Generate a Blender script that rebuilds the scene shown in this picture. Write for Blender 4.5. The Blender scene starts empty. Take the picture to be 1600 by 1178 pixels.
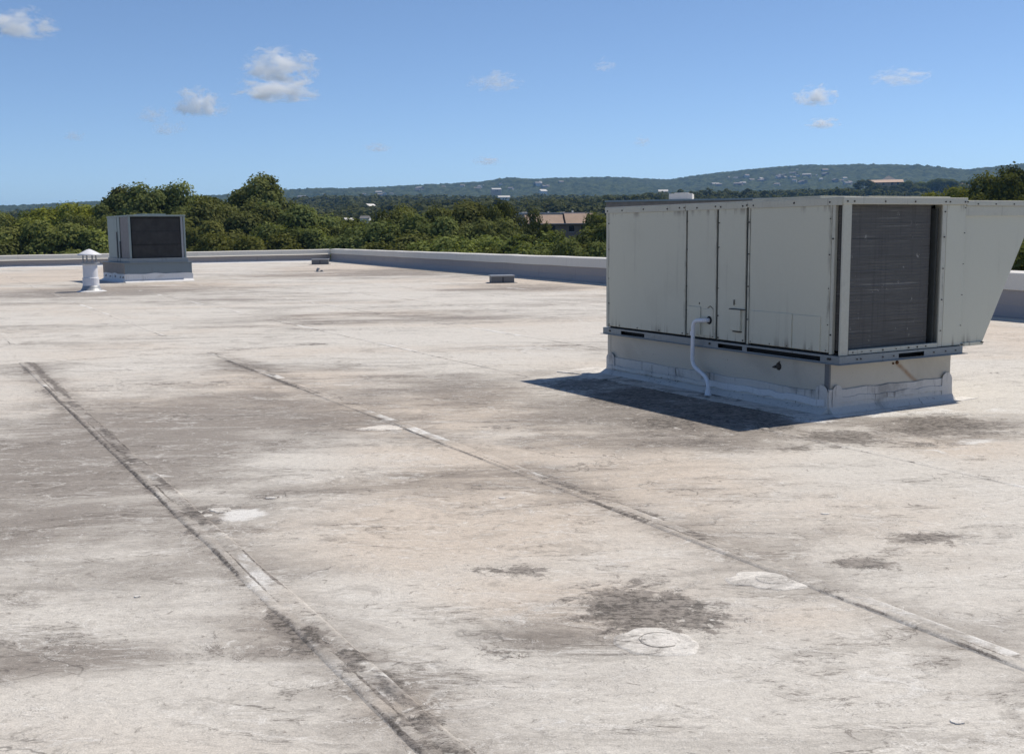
import bpy, math, random
import numpy as np
from mathutils import Vector, Matrix

sc = bpy.context.scene
COL = sc.collection
R = math.radians

# ------------------------------------------------------------------ camera
F_PX, PITCH, ROLL, EYE = 1691.13, 0.1328, -0.0109, 1.4254
fw = Vector((0, math.cos(PITCH), -math.sin(PITCH)))
rt0 = Vector((1, 0, 0)); up0 = Vector((0, math.sin(PITCH), math.cos(PITCH)))
rt = rt0 * math.cos(ROLL) + up0 * math.sin(ROLL)
up = -rt0 * math.sin(ROLL) + up0 * math.cos(ROLL)
cam_d = bpy.data.cameras.new('camera')
cam_d.sensor_fit = 'HORIZONTAL'; cam_d.sensor_width = 36
cam_d.lens = F_PX / 1600 * 36
cam_d.clip_start = 0.1; cam_d.clip_end = 60000
cam = bpy.data.objects.new('camera', cam_d); COL.objects.link(cam)
mw = Matrix((rt, up, -fw)).transposed().to_4x4(); mw.translation = (0, 0, EYE)
cam.matrix_world = mw
sc.camera = cam

# ------------------------------------------------------------------ sky, sun, exposure
SUN = Vector((0.883, 0.580, 1.665)).normalized()
SUN_EL = math.asin(SUN.z); SUN_AZ = math.atan2(SUN.x, SUN.y)
world = bpy.data.worlds.new('World'); sc.world = world; world.use_nodes = True
wn = world.node_tree; wn.nodes.clear()
sky = wn.nodes.new('ShaderNodeTexSky'); sky.sky_type = 'NISHITA'; sky.sun_disc = False
sky.sun_elevation = SUN_EL; sky.sun_rotation = SUN_AZ
sky.altitude = 250; sky.air_density = 0.62; sky.dust_density = 0.05; sky.ozone_density = 3.1
bg = wn.nodes.new('ShaderNodeBackground'); bg.inputs[1].default_value = 0.106
wo = wn.nodes.new('ShaderNodeOutputWorld')
wn.links.new(sky.outputs[0], bg.inputs[0]); wn.links.new(bg.outputs[0], wo.inputs[0])
sun_d = bpy.data.lights.new('sun', 'SUN'); sun_d.energy = 3.9; sun_d.angle = R(0.55); sun_d.color = (1.0, 0.925, 0.81)
sun = bpy.data.objects.new('sun', sun_d); COL.objects.link(sun)
sun.rotation_euler = SUN.to_track_quat('Z', 'Y').to_euler()
vs = sc.view_settings
vs.view_transform = 'Standard'; vs.look = 'None'; vs.exposure = 0.30; vs.gamma = 1.0; vs.use_curve_mapping = False
sc.render.engine = 'CYCLES'
cy = sc.cycles
cy.use_denoising = True
cy.max_bounces = 32; cy.diffuse_bounces = 3; cy.glossy_bounces = 3; cy.transmission_bounces = 4
cy.transparent_max_bounces = 8; cy.volume_bounces = 32
cy.volume_step_rate = 0.6

# ------------------------------------------------------------------ geometry of the view (turning a sight line into a place)
def ray(px, py):
    return fw + rt * ((px - 800) / F_PX) - up * ((py - 589) / F_PX)
def on_roof(px, py, z=0.0):
    d = ray(px, py); t = (z - EYE) / d.z
    return Vector((0, 0, EYE)) + d * t
def at_dist(px, py, dist):
    d = ray(px, py); k = dist / math.hypot(d.x, d.y)
    return Vector((0, 0, EYE)) + d * k

ANG = 0.5083                                    # the building's own axes
AU = Vector((-math.sin(ANG), math.cos(ANG), 0)) # away from us along the units
AV = Vector((math.cos(ANG), math.sin(ANG), 0))  # to the right
def rf(x, y, z=0.0):                            # roof frame -> world
    p = AV * x + AU * y; return Vector((p.x, p.y, z))
def to_rf(p): return p.dot(AV), p.dot(AU)
GROUND = -7.0

# ------------------------------------------------------------------ node helpers
def N(nt, t, ins=None, **props):
    n = nt.nodes.new(t)
    for k, v in props.items(): setattr(n, k, v)
    for k, v in (ins or {}).items():
        s = n.inputs[k]
        if isinstance(v, bpy.types.NodeSocket): nt.links.new(v, s)
        else: s.default_value = v
    return n
def MA(nt, op, a, b=0.0, c=0.0, clamp=False):
    return N(nt, 'ShaderNodeMath', {0: a, 1: b, 2: c}, operation=op, use_clamp=clamp).outputs[0]
def MIX(nt, f, a, b, blend='MIX'):
    return N(nt, 'ShaderNodeMix', {0: f, 6: a, 7: b}, data_type='RGBA', blend_type=blend).outputs[2]
def RAMP(nt, v, lo, hi, a=0.0, b=1.0):
    return N(nt, 'ShaderNodeMapRange', {0: v, 1: lo, 2: hi, 3: a, 4: b}, interpolation_type='SMOOTHSTEP').outputs[0]
def NOISE(nt, vec, scale, detail=4, rough=0.55, dist=0.0):
    return N(nt, 'ShaderNodeTexNoise', {'Vector': vec, 'Scale': scale, 'Detail': detail, 'Roughness': rough, 'Distortion': dist}).outputs[0]
def SCALE(nt, vec, s, off=(0, 0, 0)):
    return N(nt, 'ShaderNodeMapping', {0: vec, 1: off, 3: s}).outputs[0]
def c4(c): return (c[0], c[1], c[2], 1.0)
MATS = {}
def new_mat(name):
    m = bpy.data.materials.new(name); m.use_nodes = True
    nt = m.node_tree; nt.nodes.clear()
    out = nt.nodes.new('ShaderNodeOutputMaterial'); MATS[name] = m
    return m, nt, out
def finish(nt, out, col, rough=0.7, metal=0.0, bump=None, bump_s=0.2, bump_d=0.01, spec=0.4):
    b = N(nt, 'ShaderNodeBsdfPrincipled', {'Base Color': col, 'Roughness': rough, 'Metallic': metal, 'Specular IOR Level': spec})
    if bump is not None:
        bn = N(nt, 'ShaderNodeBump', {'Height': bump, 'Strength': bump_s, 'Distance': bump_d})
        nt.links.new(bn.outputs[0], b.inputs['Normal'])
    nt.links.new(b.outputs[0], out.inputs[0])
    return b

def weathered(name, col, dirt=(0.08, 0.07, 0.06), amount=0.5, scale=2.0, rough=0.55, metal=0.0, streak=True, fine=0.06, spec=0.4, seams=()):
    """painted or bare sheet with runs, stains and faint mottling of its own"""
    m, nt, out = new_mat(name)
    P = N(nt, 'ShaderNodeTexCoord').outputs['Object']
    a = NOISE(nt, P, scale, 6, 0.6, 0.4)
    s = NOISE(nt, SCALE(nt, P, (14, 14, 0.8)), scale * 0.8, 4, 0.55)
    g = NOISE(nt, P, 55, 3, 0.6)
    mask = MA(nt, 'MULTIPLY', RAMP(nt, a, 0.52, 0.78), amount)
    c = MIX(nt, mask, c4(col), c4([0.55 * x + 0.45 * y for x, y in zip(col, dirt)]))
    if streak:
        st = MA(nt, 'MULTIPLY', MA(nt, 'MULTIPLY', RAMP(nt, s, 0.56, 0.75), RAMP(nt, a, 0.40, 0.62)), amount)
        c = MIX(nt, st, c, c4(dirt))
    if seams:
        # soot and rust creeping out of the panel joints and up from the foot
        xyz = N(nt, 'ShaderNodeSeparateXYZ', {0: P}); e = NOISE(nt, SCALE(nt, P, (9, 9, 2.2)), 1.6, 6, 0.7)
        for ys in seams:
            d = MA(nt, 'ABSOLUTE', MA(nt, 'SUBTRACT', xyz.outputs[1], ys))
            k = MA(nt, 'MULTIPLY', RAMP(nt, d, 0.05, 0.010), RAMP(nt, e, 0.45, 0.66))
            c = MIX(nt, MA(nt, 'MULTIPLY', k, 0.55), c, c4((0.10, 0.085, 0.065)))
        for zz, wd in ((0.478, 0.10), (1.603, 0.07)):
            d = MA(nt, 'ABSOLUTE', MA(nt, 'SUBTRACT', xyz.outputs[2], zz))
            k = MA(nt, 'MULTIPLY', RAMP(nt, d, wd, 0.0), RAMP(nt, s, 0.50, 0.68))
            c = MIX(nt, MA(nt, 'MULTIPLY', k, 0.60), c, c4((0.13, 0.10, 0.07)))
    gg = MA(nt, 'MULTIPLY_ADD', MA(nt, 'SUBTRACT', g, 0.5), fine * 4, 1.0)
    c = MIX(nt, 1.0, c, N(nt, 'ShaderNodeCombineColor', {0: gg, 1: gg, 2: gg}).outputs[0], 'MULTIPLY')
    finish(nt, out, c, rough, metal, bump=NOISE(nt, P, scale * 1.5, 3), bump_s=0.2, bump_d=0.02, spec=spec)
    return m

def roof_mat(name, lift=0.0, attr=True, blotch=0.0):
    m, nt, out = new_mat(name)
    P = N(nt, 'ShaderNodeNewGeometry').outputs['Position']
    PS = SCALE(nt, P, (0.42, 1.0, 1.0))
    PL = SCALE(nt, P, (0.13, 0.85, 1.0), (3.1, 1.7, 0))
    big = NOISE(nt, PS, 0.35, 7, 0.62, 0.6)
    mid = NOISE(nt, PS, 1.15, 7, 0.68, 0.9)
    tan = NOISE(nt, SCALE(nt, P, (0.6, 1, 1), (11, 5, 0)), 0.33, 6, 0.6, 0.5)
    streak = NOISE(nt, PL, 2.3, 7, 0.68, 0.7)
    film = NOISE(nt, SCALE(nt, P, (0.72, 1, 1), (7, 2, 0)), 3.6, 9, 0.76, 1.3)
    fleck = NOISE(nt, SCALE(nt, P, (0.9, 1, 1)), 13, 7, 0.76, 1.0)
    wr = NOISE(nt, SCALE(nt, P, (0.8, 1, 1), (1, 9, 0)), 8, 5, 0.62, 2.2)
    grit = NOISE(nt, P, 150, 3, 0.75)
    grit2 = NOISE(nt, SCALE(nt, P, (0.6, 1, 1)), 48, 4, 0.75)
    c = c4((0.562 + lift, 0.530 + lift, 0.480 + lift))
    if attr:
        A = N(nt, 'ShaderNodeAttribute', attribute_name='stain')
        sep = N(nt, 'ShaderNodeSeparateColor', {0: A.outputs[0]})
        a_dark, a_tan, a_white = sep.outputs[0], sep.outputs[1], sep.outputs[2]
        a_film = A.outputs['Alpha']
    else:
        a_dark = a_tan = a_white = a_film = 0.0
    # pale warm coat
    t = RAMP(nt, MA(nt, 'ADD', tan, MA(nt, 'MULTIPLY', a_tan, 0.32)), 0.46, 0.76, 0, 0.85)
    c = MIX(nt, t, c, c4((0.530 + lift, 0.455 + lift, 0.378 + lift)))
    # grey film of dirt
    gsum = MA(nt, 'ADD', MA(nt, 'MULTIPLY_ADD', mid, 0.42, MA(nt, 'MULTIPLY_ADD', big, 0.36, MA(nt, 'MULTIPLY', film, 0.22))), MA(nt, 'MULTIPLY', a_film, 0.30))
    g = RAMP(nt, gsum, 0.490, 0.67, 0, 0.80)
    c = MIX(nt, g, c, c4((0.195, 0.168, 0.145)))
    # long thin darker drags
    s = MA(nt, 'MULTIPLY', RAMP(nt, streak, 0.56, 0.66), RAMP(nt, big, 0.38, 0.60))
    c = MIX(nt, MA(nt, 'MULTIPLY', s, 0.36), c, c4((0.145, 0.126, 0.108)))
    s = MA(nt, 'MULTIPLY', RAMP(nt, streak, 0.42, 0.34), 0.25)
    c = MIX(nt, s, c, c4((0.64, 0.615, 0.575)))
    # crisp-edged grime where water stood
    crisp = NOISE(nt, SCALE(nt, P, (0.62, 1.0, 1), (31, 12, 0)), 1.7, 9, 0.74, 1.6)
    cm = MA(nt, 'MULTIPLY', RAMP(nt, MA(nt, 'ADD', crisp, MA(nt, 'MULTIPLY', a_film, 0.07)), 0.535, 0.60), RAMP(nt, big, 0.36, 0.60))
    c = MIX(nt, MA(nt, 'MULTIPLY', cm, 0.34), c, c4((0.170, 0.146, 0.124)))
    # wisps: thin dark wavering lines that run across the fall of the roof
    warp = N(nt, 'ShaderNodeTexNoise', {'Vector': P, 'Scale': 1.1, 'Detail': 4.0}).outputs[1]
    PW = N(nt, 'ShaderNodeVectorMath', {0: SCALE(nt, P, (0.28, 1.0, 1)), 1: N(nt, 'ShaderNodeVectorMath', {0: warp, 1: (0.25, 0.22, 0)}, operation='MULTIPLY').outputs[0]}, operation='ADD').outputs[0]
    wn_ = NOISE(nt, PW, 5.0, 6, 0.66, 0.4)
    wz = MA(nt, 'ABSOLUTE', MA(nt, 'SUBTRACT', wn_, 0.5))
    wm = MA(nt, 'MULTIPLY', RAMP(nt, wz, 0.013, 0.003), RAMP(nt, MA(nt, 'ADD', crisp, MA(nt, 'MULTIPLY', a_film, 0.05)), 0.47, 0.60))
    c = MIX(nt, MA(nt, 'MULTIPLY', wm, 0.62), c, c4((0.085, 0.072, 0.062)))
    wz2 = MA(nt, 'ABSOLUTE', MA(nt, 'SUBTRACT', wn_, 0.555))
    wm2 = MA(nt, 'MULTIPLY', RAMP(nt, wz2, 0.014, 0.003), RAMP(nt, crisp, 0.42, 0.54))
    c = MIX(nt, MA(nt, 'MULTIPLY', wm2, 0.50), c, c4((0.68, 0.655, 0.615)))
    # worn paler scuffs and darker ones
    c = MIX(nt, RAMP(nt, film, 0.56, 0.66, 0, 0.38), c, c4((0.65, 0.625, 0.585)))
    c = MIX(nt, RAMP(nt, film, 0.44, 0.33, 0, 0.36), c, c4((0.185, 0.165, 0.146)))
    # wrinkles: thin broken lines
    ln = MA(nt, 'ABSOLUTE', MA(nt, 'SUBTRACT', wr, 0.5))
    wl = MA(nt, 'MULTIPLY', RAMP(nt, ln, 0.016, 0.003), RAMP(nt, MA(nt, 'ADD', film, MA(nt, 'MULTIPLY', a_dark, 0.25)), 0.47, 0.60))
    c = MIX(nt, MA(nt, 'MULTIPLY', wl, 0.50), c, c4((0.13, 0.115, 0.10)))
    ln2 = MA(nt, 'ABSOLUTE', MA(nt, 'SUBTRACT', wr, 0.525))
    wl2 = MA(nt, 'MULTIPLY', RAMP(nt, ln2, 0.014, 0.003), RAMP(nt, film, 0.47, 0.60))
    c = MIX(nt, MA(nt, 'MULTIPLY', wl2, 0.45), c, c4((0.70, 0.68, 0.64)))
    # specks
    c = MIX(nt, RAMP(nt, fleck, 0.59, 0.66, 0, 0.58), c, c4((0.14, 0.122, 0.105)))
    c = MIX(nt, RAMP(nt, fleck, 0.41, 0.34, 0, 0.52), c, c4((0.69, 0.67, 0.63)))
    if attr:
        wh = RAMP(nt, MA(nt, 'MULTIPLY_ADD', MA(nt, 'SUBTRACT', film, 0.5), 1.5, a_white), 0.40, 0.66, 0, 0.85)
        c = MIX(nt, wh, c, c4((0.69, 0.675, 0.645)))
        br = MA(nt, 'MULTIPLY_ADD', MA(nt, 'SUBTRACT', film, 0.5), 1.9, a_dark)
        br = MA(nt, 'MULTIPLY_ADD', MA(nt, 'SUBTRACT', fleck, 0.5), 1.9, br)
        br = MA(nt, 'MULTIPLY_ADD', wl, 0.25, br)
        bl = MA(nt, 'MULTIPLY', RAMP(nt, MA(nt, 'MULTIPLY_ADD', MA(nt, 'SUBTRACT', grit, 0.5), 0.5, br), 0.34, 0.62), RAMP(nt, a_dark, 0.03, 0.22))
        inner = RAMP(nt, MA(nt, 'MULTIPLY_ADD', wr, 0.3, MA(nt, 'MULTIPLY_ADD', fleck, 0.35, MA(nt, 'MULTIPLY', grit2, 0.35))), 0.45, 0.54)
        c = MIX(nt, MA(nt, 'MULTIPLY', bl, 0.84), c, MIX(nt, inner, c4((0.050, 0.042, 0.036)), c4((0.220, 0.195, 0.172))))
    if blotch:
        bl = RAMP(nt, MA(nt, 'MULTIPLY_ADD', film, 0.6, MA(nt, 'MULTIPLY', mid, 0.4)), 0.50, 0.60, 0, blotch)
        c = MIX(nt, bl, c, c4((0.13, 0.116, 0.10)))
    # hairline cracks, only in places
    vor = N(nt, 'ShaderNodeTexVoronoi', {'Vector': N(nt, 'ShaderNodeVectorMath', {0: SCALE(nt, P, (0.5, 1.1, 1)), 1: N(nt, 'ShaderNodeVectorMath', {0: N(nt, 'ShaderNodeTexNoise', {'Vector': P, 'Scale': 2.2, 'Detail': 5.0}).outputs[1], 1: (0.9, 0.9, 0)}, operation='MULTIPLY').outputs[0]}, operation='ADD').outputs[0], 'Scale': 1.15}, feature='DISTANCE_TO_EDGE').outputs[0]
    ck = MA(nt, 'MULTIPLY', RAMP(nt, vor, 0.009, 0.002), RAMP(nt, mid, 0.50, 0.59))
    c = MIX(nt, MA(nt, 'MULTIPLY', ck, 0.55), c, c4((0.10, 0.09, 0.08)))
    gg = MA(nt, 'MULTIPLY_ADD', MA(nt, 'SUBTRACT', grit, 0.5), 0.95, MA(nt, 'MULTIPLY_ADD', MA(nt, 'SUBTRACT', grit2, 0.5), 0.75, 1.0))
    c = MIX(nt, 1.0, c, N(nt, 'ShaderNodeCombineColor', {0: gg, 1: gg, 2: gg}).outputs[0], 'MULTIPLY')
    hgt = MA(nt, 'MULTIPLY_ADD', fleck, 0.6, MA(nt, 'MULTIPLY_ADD', film, 1.2, MA(nt, 'MULTIPLY_ADD', grit, 0.2, MA(nt, 'MULTIPLY', wr, 0.5))))
    finish(nt, out, c, 0.82, 0.0, bump=hgt, bump_s=0.6, bump_d=0.014, spec=0.25)
    return m

def leaf_mat(name, col, col2, trans=0.20):
    m, nt, out = new_mat(name)
    v = N(nt, 'ShaderNodeAttribute', attribute_name='tone').outputs['Fac']
    P = N(nt, 'ShaderNodeTexCoord').outputs['Object']
    oi = N(nt, 'ShaderNodeObjectInfo').outputs['Random']
    n = NOISE(nt, P, 0.55, 3)
    f = MA(nt, 'ADD', MA(nt, 'MULTIPLY', v, 0.55), MA(nt, 'MULTIPLY', RAMP(nt, n, 0.35, 0.65), 0.45))
    c = MIX(nt, f, c4(col), c4(col2))
    hs = N(nt, 'ShaderNodeHueSaturation', {'Hue': MA(nt, 'MULTIPLY_ADD', oi, 0.03, 0.485), 'Saturation': 1.0, 'Value': MA(nt, 'MULTIPLY_ADD', oi, 0.45, 0.78), 'Color': c}).outputs[0]
    d = N(nt, 'ShaderNodeBsdfDiffuse', {0: hs, 1: 0.5})
    t = N(nt, 'ShaderNodeBsdfTranslucent', {0: MIX(nt, 1.0, hs, (1.15, 1.2, 0.6, 1), 'MULTIPLY')})
    mx = N(nt, 'ShaderNodeMixShader', {0: trans, 1: d.outputs[0], 2: t.outputs[0]})
    nt.links.new(mx.outputs[0], out.inputs[0])
    return m

def simple(name, col, rough=0.7, metal=0.0, var=0.12, scale=6.0, spec=0.35):
    m, nt, out = new_mat(name)
    P = N(nt, 'ShaderNodeTexCoord').outputs['Object']
    n = NOISE(nt, P, scale, 5, 0.6)
    k = MA(nt, 'MULTIPLY_ADD', MA(nt, 'SUBTRACT', n, 0.5), var * 4, 1.0)
    c = MIX(nt, 1.0, c4(col), N(nt, 'ShaderNodeCombineColor', {0: k, 1: k, 2: k}).outputs[0], 'MULTIPLY')
    finish(nt, out, c, rough, metal, spec=spec)
    return m

ROOF = roof_mat('weathered_roof_coating')
PATCH = roof_mat('roof_patch_coating', 0.12, False, 0.25)
SEAM = SEAMF = ROOF
PAINT = weathered('grey_unit_paint', (0.560, 0.550, 0.450), (0.12, 0.10, 0.08), 0.18, 1.6, 0.5, 0.0, True, 0.02, seams=(1.854, 1.430, 1.036, 0.10, 3.11))
FRAME = weathered('pale_frame_paint', (0.50, 0.49, 0.41), (0.14, 0.12, 0.09), 0.55, 4.0, 0.5)
GALV = weathered('galvanised_steel', (0.215, 0.245, 0.265), (0.06, 0.08, 0.08), 0.6, 5.0, 0.45, 0.35)
DARK = simple('dark_recess', (0.018, 0.018, 0.018), 0.9)
SCREW = simple('screw_heads', (0.05, 0.045, 0.04), 0.6, 0.3)
PVC = simple('white_pvc', (0.74, 0.75, 0.78), 0.35, 0.0, 0.03)
MEMB = weathered('grey_white_membrane', (0.58, 0.555, 0.515), (0.10, 0.085, 0.07), 1.5, 3.2, 0.6)
MEMBW = weathered('white_membrane', (0.66, 0.655, 0.65), (0.16, 0.14, 0.12), 0.55, 3.0, 0.6)
PARA = weathered('parapet_membrane', (0.32, 0.30, 0.30), (0.12, 0.11, 0.10), 0.40, 0.9, 0.6)
COPE = weathered('pale_coping_metal', (0.70, 0.66, 0.58), (0.20, 0.18, 0.15), 0.25, 1.2, 0.45)
GRIME = simple('edge_grime', (0.30, 0.27, 0.235), .9)
GAPM = simple('dark_gap_metal', (0.06, 0.065, 0.06), .7)
GREEN = weathered('grey_green_paint', (0.24, 0.29, 0.285), (0.05, 0.05, 0.05), 0.5, 2.5, 0.5)
CURBG = weathered('blue_grey_curb', (0.17, 0.21, 0.235), (0.06, 0.05, 0.05), 0.35, 2.0, 0.55)
VENTW = weathered('white_vent_paint', (0.70, 0.70, 0.72), (0.25, 0.23, 0.2), 0.4, 4.0, 0.45)
VENTG = weathered('grey_vent_metal', (0.33, 0.34, 0.35), (0.08, 0.08, 0.08), 0.5, 5.0, 0.5, 0.4)
BLOCK = weathered('dark_grey_box', (0.15, 0.155, 0.16), (0.05, 0.05, 0.05), 0.4, 4.0, 0.6)

def coil_material():
    m, nt, out = new_mat('dark_coil_fins')
    P = N(nt, 'ShaderNodeTexCoord').outputs['Object']
    fins = N(nt, 'ShaderNodeTexWave', {'Vector': P, 'Scale': 30.0, 'Distortion': 1.2, 'Detail': 3.0}, bands_direction='X').outputs[1]
    rows = N(nt, 'ShaderNodeTexWave', {'Vector': P, 'Scale': 13.0, 'Distortion': 1.5, 'Detail': 3.0, 'Detail Scale': 2.0}, bands_direction='Z').outputs[1]
    pat = NOISE(nt, SCALE(nt, P, (1.5, 1.5, 5)), 2.2, 6, 0.7)
    bent = NOISE(nt, SCALE(nt, P, (1, 1, 0.8)), 16, 5, 0.75)
    rm_ = MA(nt, 'MULTIPLY', RAMP(nt, rows, 0.75, 0.98), RAMP(nt, pat, 0.40, 0.65))
    c = MIX(nt, MA(nt, 'MULTIPLY', fins, 0.55), c4((0.075, 0.072, 0.067)), c4((0.15, 0.145, 0.136)))
    c = MIX(nt, MA(nt, 'MULTIPLY', rm_, 0.18), c, c4((0.24, 0.23, 0.21)))
    crush = NOISE(nt, SCALE(nt, P, (1.1, 1.1, 55), (3, 1, 0)), 1.0, 5, 0.7)
    c = MIX(nt, MA(nt, 'MULTIPLY', RAMP(nt, crush, 0.56, 0.66), RAMP(nt, pat, 0.42, 0.58, 0.25, 0.8)), c, c4((0.27, 0.26, 0.24)))
    c = MIX(nt, RAMP(nt, crush, 0.45, 0.36, 0, 0.7), c, c4((0.035, 0.033, 0.030)))
    vert = NOISE(nt, SCALE(nt, P, (30, 30, 1.2)), 1.0, 4, 0.6)
    c = MIX(nt, RAMP(nt, vert, 0.50, 0.68, 0, 0.30), c, c4((0.035, 0.033, 0.031)))
    c = MIX(nt, RAMP(nt, bent, 0.63, 0.72, 0, 0.8), c, c4((0.42, 0.40, 0.37)))
    c = MIX(nt, RAMP(nt, pat, 0.50, 0.75, 0, 0.35), c, c4((0.15, 0.14, 0.125)))
    finish(nt, out, c, 0.55, 0.1, bump=MA(nt, 'ADD', fins, rm_), bump_s=0.6, bump_d=0.004)
    return m
COIL = coil_material()
DCOIL = simple('dark_grille', (0.032, 0.031, 0.030), .6, .1, .35, 5)  # separate darker mottled colour for the small unit's open grille

def curb_material():
    m, nt, out = new_mat('beige_curb_metal')
    P = N(nt, 'ShaderNodeTexCoord').outputs['Object']
    a = NOISE(nt, P, 1.8, 6, 0.6, 0.4)
    c = MIX(nt, RAMP(nt, a, 0.5, 0.78, 0, 0.4), c4((0.52, 0.485, 0.41)), c4((0.28, 0.255, 0.215)))
    # rust run below the bolt hole in the end board
    x = N(nt, 'ShaderNodeSeparateXYZ', {0: P})
    dx = MA(nt, 'SUBTRACT', MA(nt, 'SUBTRACT', x.outputs[0], 0.74), MA(nt, 'MULTIPLY', MA(nt, 'SUBTRACT', 0.355, x.outputs[2]), 1.35))
    band = RAMP(nt, MA(nt, 'ABSOLUTE', dx), 0.055, 0.0)
    below = MA(nt, 'MULTIPLY', RAMP(nt, x.outputs[2], 0.37, 0.33), RAMP(nt, x.outputs[1], 0.2, 0.15))
    rust = MA(nt, 'MULTIPLY', MA(nt, 'MULTIPLY', band, below), MA(nt, 'MULTIPLY', NOISE(nt, P, 9, 5), 1.3))
    c = MIX(nt, rust, c, c4((0.26, 0.13, 0.045)))
    g = NOISE(nt, P, 60, 3)
    c = MIX(nt, RAMP(nt, g, 0.64, 0.74, 0, 0.5), c, c4((0.15, 0.13, 0.11)))
    finish(nt, out, c, 0.55, 0.1, bump=NOISE(nt, P, 2.5, 3), bump_s=0.15, bump_d=0.02)
    return m
CURB = curb_material()

# ------------------------------------------------------------------ object helpers
def tag(o, label=None, cat=None, group=None, kind=None):
    if label: o['label'] = label
    if cat: o['category'] = cat
    if group: o['group'] = group
    if kind: o['kind'] = kind
    return o
def link(name, me, mat=None, parent=None, loc=None, rz=0.0):
    o = bpy.data.objects.new(name, me); COL.objects.link(o)
    if mat is not None and me is not None and len(me.materials) == 0: me.materials.append(mat)
    if parent is not None: o.parent = parent
    if loc is not None: o.location = loc
    if rz: o.rotation_euler = (0, 0, rz)
    return o
def empty(name, loc, rz=0.0):
    o = bpy.data.objects.new(name, None); COL.objects.link(o)
    o.location = loc; o.rotation_euler = (0, 0, rz); o.empty_display_size = 0.3
    return o
class MB:
    def __init__(s): s.v = []; s.f = []
    def add(s, vs_, fs):
        b = len(s.v); s.v += [tuple(p) for p in vs_]; s.f += [tuple(b + i for i in f) for f in fs]; return s
    def box(s, x0, x1, y0, y1, z0, z1):
        return s.add([(x0, y0, z0), (x1, y0, z0), (x1, y1, z0), (x0, y1, z0), (x0, y0, z1), (x1, y0, z1), (x1, y1, z1), (x0, y1, z1)],
                     [(3, 2, 1, 0), (4, 5, 6, 7), (0, 1, 5, 4), (1, 2, 6, 5), (2, 3, 7, 6), (3, 0, 4, 7)])
    def prism(s, poly, vec):
        """closed polygon of 3-D points swept along vec"""
        n = len(poly); vec = Vector(vec)
        a = [Vector(p) for p in poly]; b = [p + vec for p in a]
        return s.add(a + b, [tuple(range(n - 1, -1, -1)), tuple(range(n, 2 * n))] + [(i, (i + 1) % n, n + (i + 1) % n, n + i) for i in range(n)])
    def tube(s, pts, r, seg=10, caps=True):
        pts = [Vector(p) for p in pts]; rings = []
        rr = r if isinstance(r, (list, tuple)) else [r] * len(pts)
        ref = None
        for i, p in enumerate(pts):
            t = (pts[min(i + 1, len(pts) - 1)] - pts[max(i - 1, 0)]).normalized()
            if ref is None: ref = Vector((0, 0, 1)) if abs(t.z) < 0.9 else Vector((1, 0, 0))
            a = (ref - t * ref.dot(t)).normalized(); b = t.cross(a); ref = a
            rings.append([p + (a * math.cos(2 * math.pi * k / seg) + b * math.sin(2 * math.pi * k / seg)) * rr[i] for k in range(seg)])
        vs_ = [q for g in rings for q in g]; fs = []
        for i in range(len(pts) - 1):
            for k in range(seg):
                fs.append((i * seg + k, i * seg + (k + 1) % seg, (i + 1) * seg + (k + 1) % seg, (i + 1) * seg + k))
        if caps: fs += [tuple(range(seg - 1, -1, -1)), tuple((len(pts) - 1) * seg + k for k in range(seg))]
        return s.add(vs_, fs)
    def lathe(s, prof, seg=28, c=(0, 0)):
        vs_ = []; fs = []
        for (r, z) in prof:
            for k in range(seg):
                a = 2 * math.pi * k / seg; vs_.append((c[0] + r * math.cos(a), c[1] + r * math.sin(a), z))
        for i in range(len(prof) - 1):
            for k in range(seg):
                fs.append((i * seg + k, i * seg + (k + 1) % seg, (i + 1) * seg + (k + 1) % seg, (i + 1) * seg + k))
        return s.add(vs_, fs)
    def mesh(s, name, smooth=False):
        me = bpy.data.meshes.new(name); me.from_pydata(s.v, [], s.f); me.validate(); me.update()
        if smooth: me.polygons.foreach_set('use_smooth', [True] * len(me.polygons))
        return me
    def build(s, name, mat, parent=None, bevel=0.0, smooth=False, loc=None, rz=0.0):
        o = link(name, s.mesh(name, smooth), mat, parent, loc, rz)
        if bevel:
            md = o.modifiers.new('edge', 'BEVEL'); md.width = bevel; md.segments = 2; md.limit_method = 'ANGLE'; md.angle_limit = R(40)
        return o
def np_mesh(name, V, Fq, tone=None):
    me = bpy.data.meshes.new(name)
    V = np.asarray(V, np.float32); Fq = np.asarray(Fq, np.int32); k = Fq.shape[1]
    me.vertices.add(len(V)); me.vertices.foreach_set('co', V.ravel())
    me.loops.add(Fq.size); me.loops.foreach_set('vertex_index', Fq.ravel())
    me.polygons.add(len(Fq)); me.polygons.foreach_set('loop_start', np.arange(len(Fq), dtype=np.int32) * k)
    me.polygons.foreach_set('loop_total', np.full(len(Fq), k, np.int32))
    me.update(calc_edges=True)
    if tone is not None:
        at = me.attributes.new('tone', 'FLOAT', 'FACE'); at.data.foreach_set('value', np.asarray(tone, np.float32))
    return me

rng = np.random.default_rng(7); rnd = random.Random(5)
def vnoise(x, y, seed=0):
    """smooth value noise in numpy"""
    def h(i, j):
        n = np.sin(i * 127.1 + j * 311.7 + seed * 74.7) * 43758.5453
        return n - np.floor(n)
    i = np.floor(x); j = np.floor(y); fx = x - i; fy = y - j
    fx = fx * fx * (3 - 2 * fx); fy = fy * fy * (3 - 2 * fy)
    return (h(i, j) * (1 - fx) + h(i + 1, j) * fx) * (1 - fy) + (h(i, j + 1) * (1 - fx) + h(i + 1, j + 1) * fx) * fy
def fbm(x, y, oct=4, seed=0):
    s = 0; a = 0.5
    for o in range(oct): s = s + a * vnoise(x * 2 ** o, y * 2 ** o, seed + o); a *= 0.5
    return s

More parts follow.
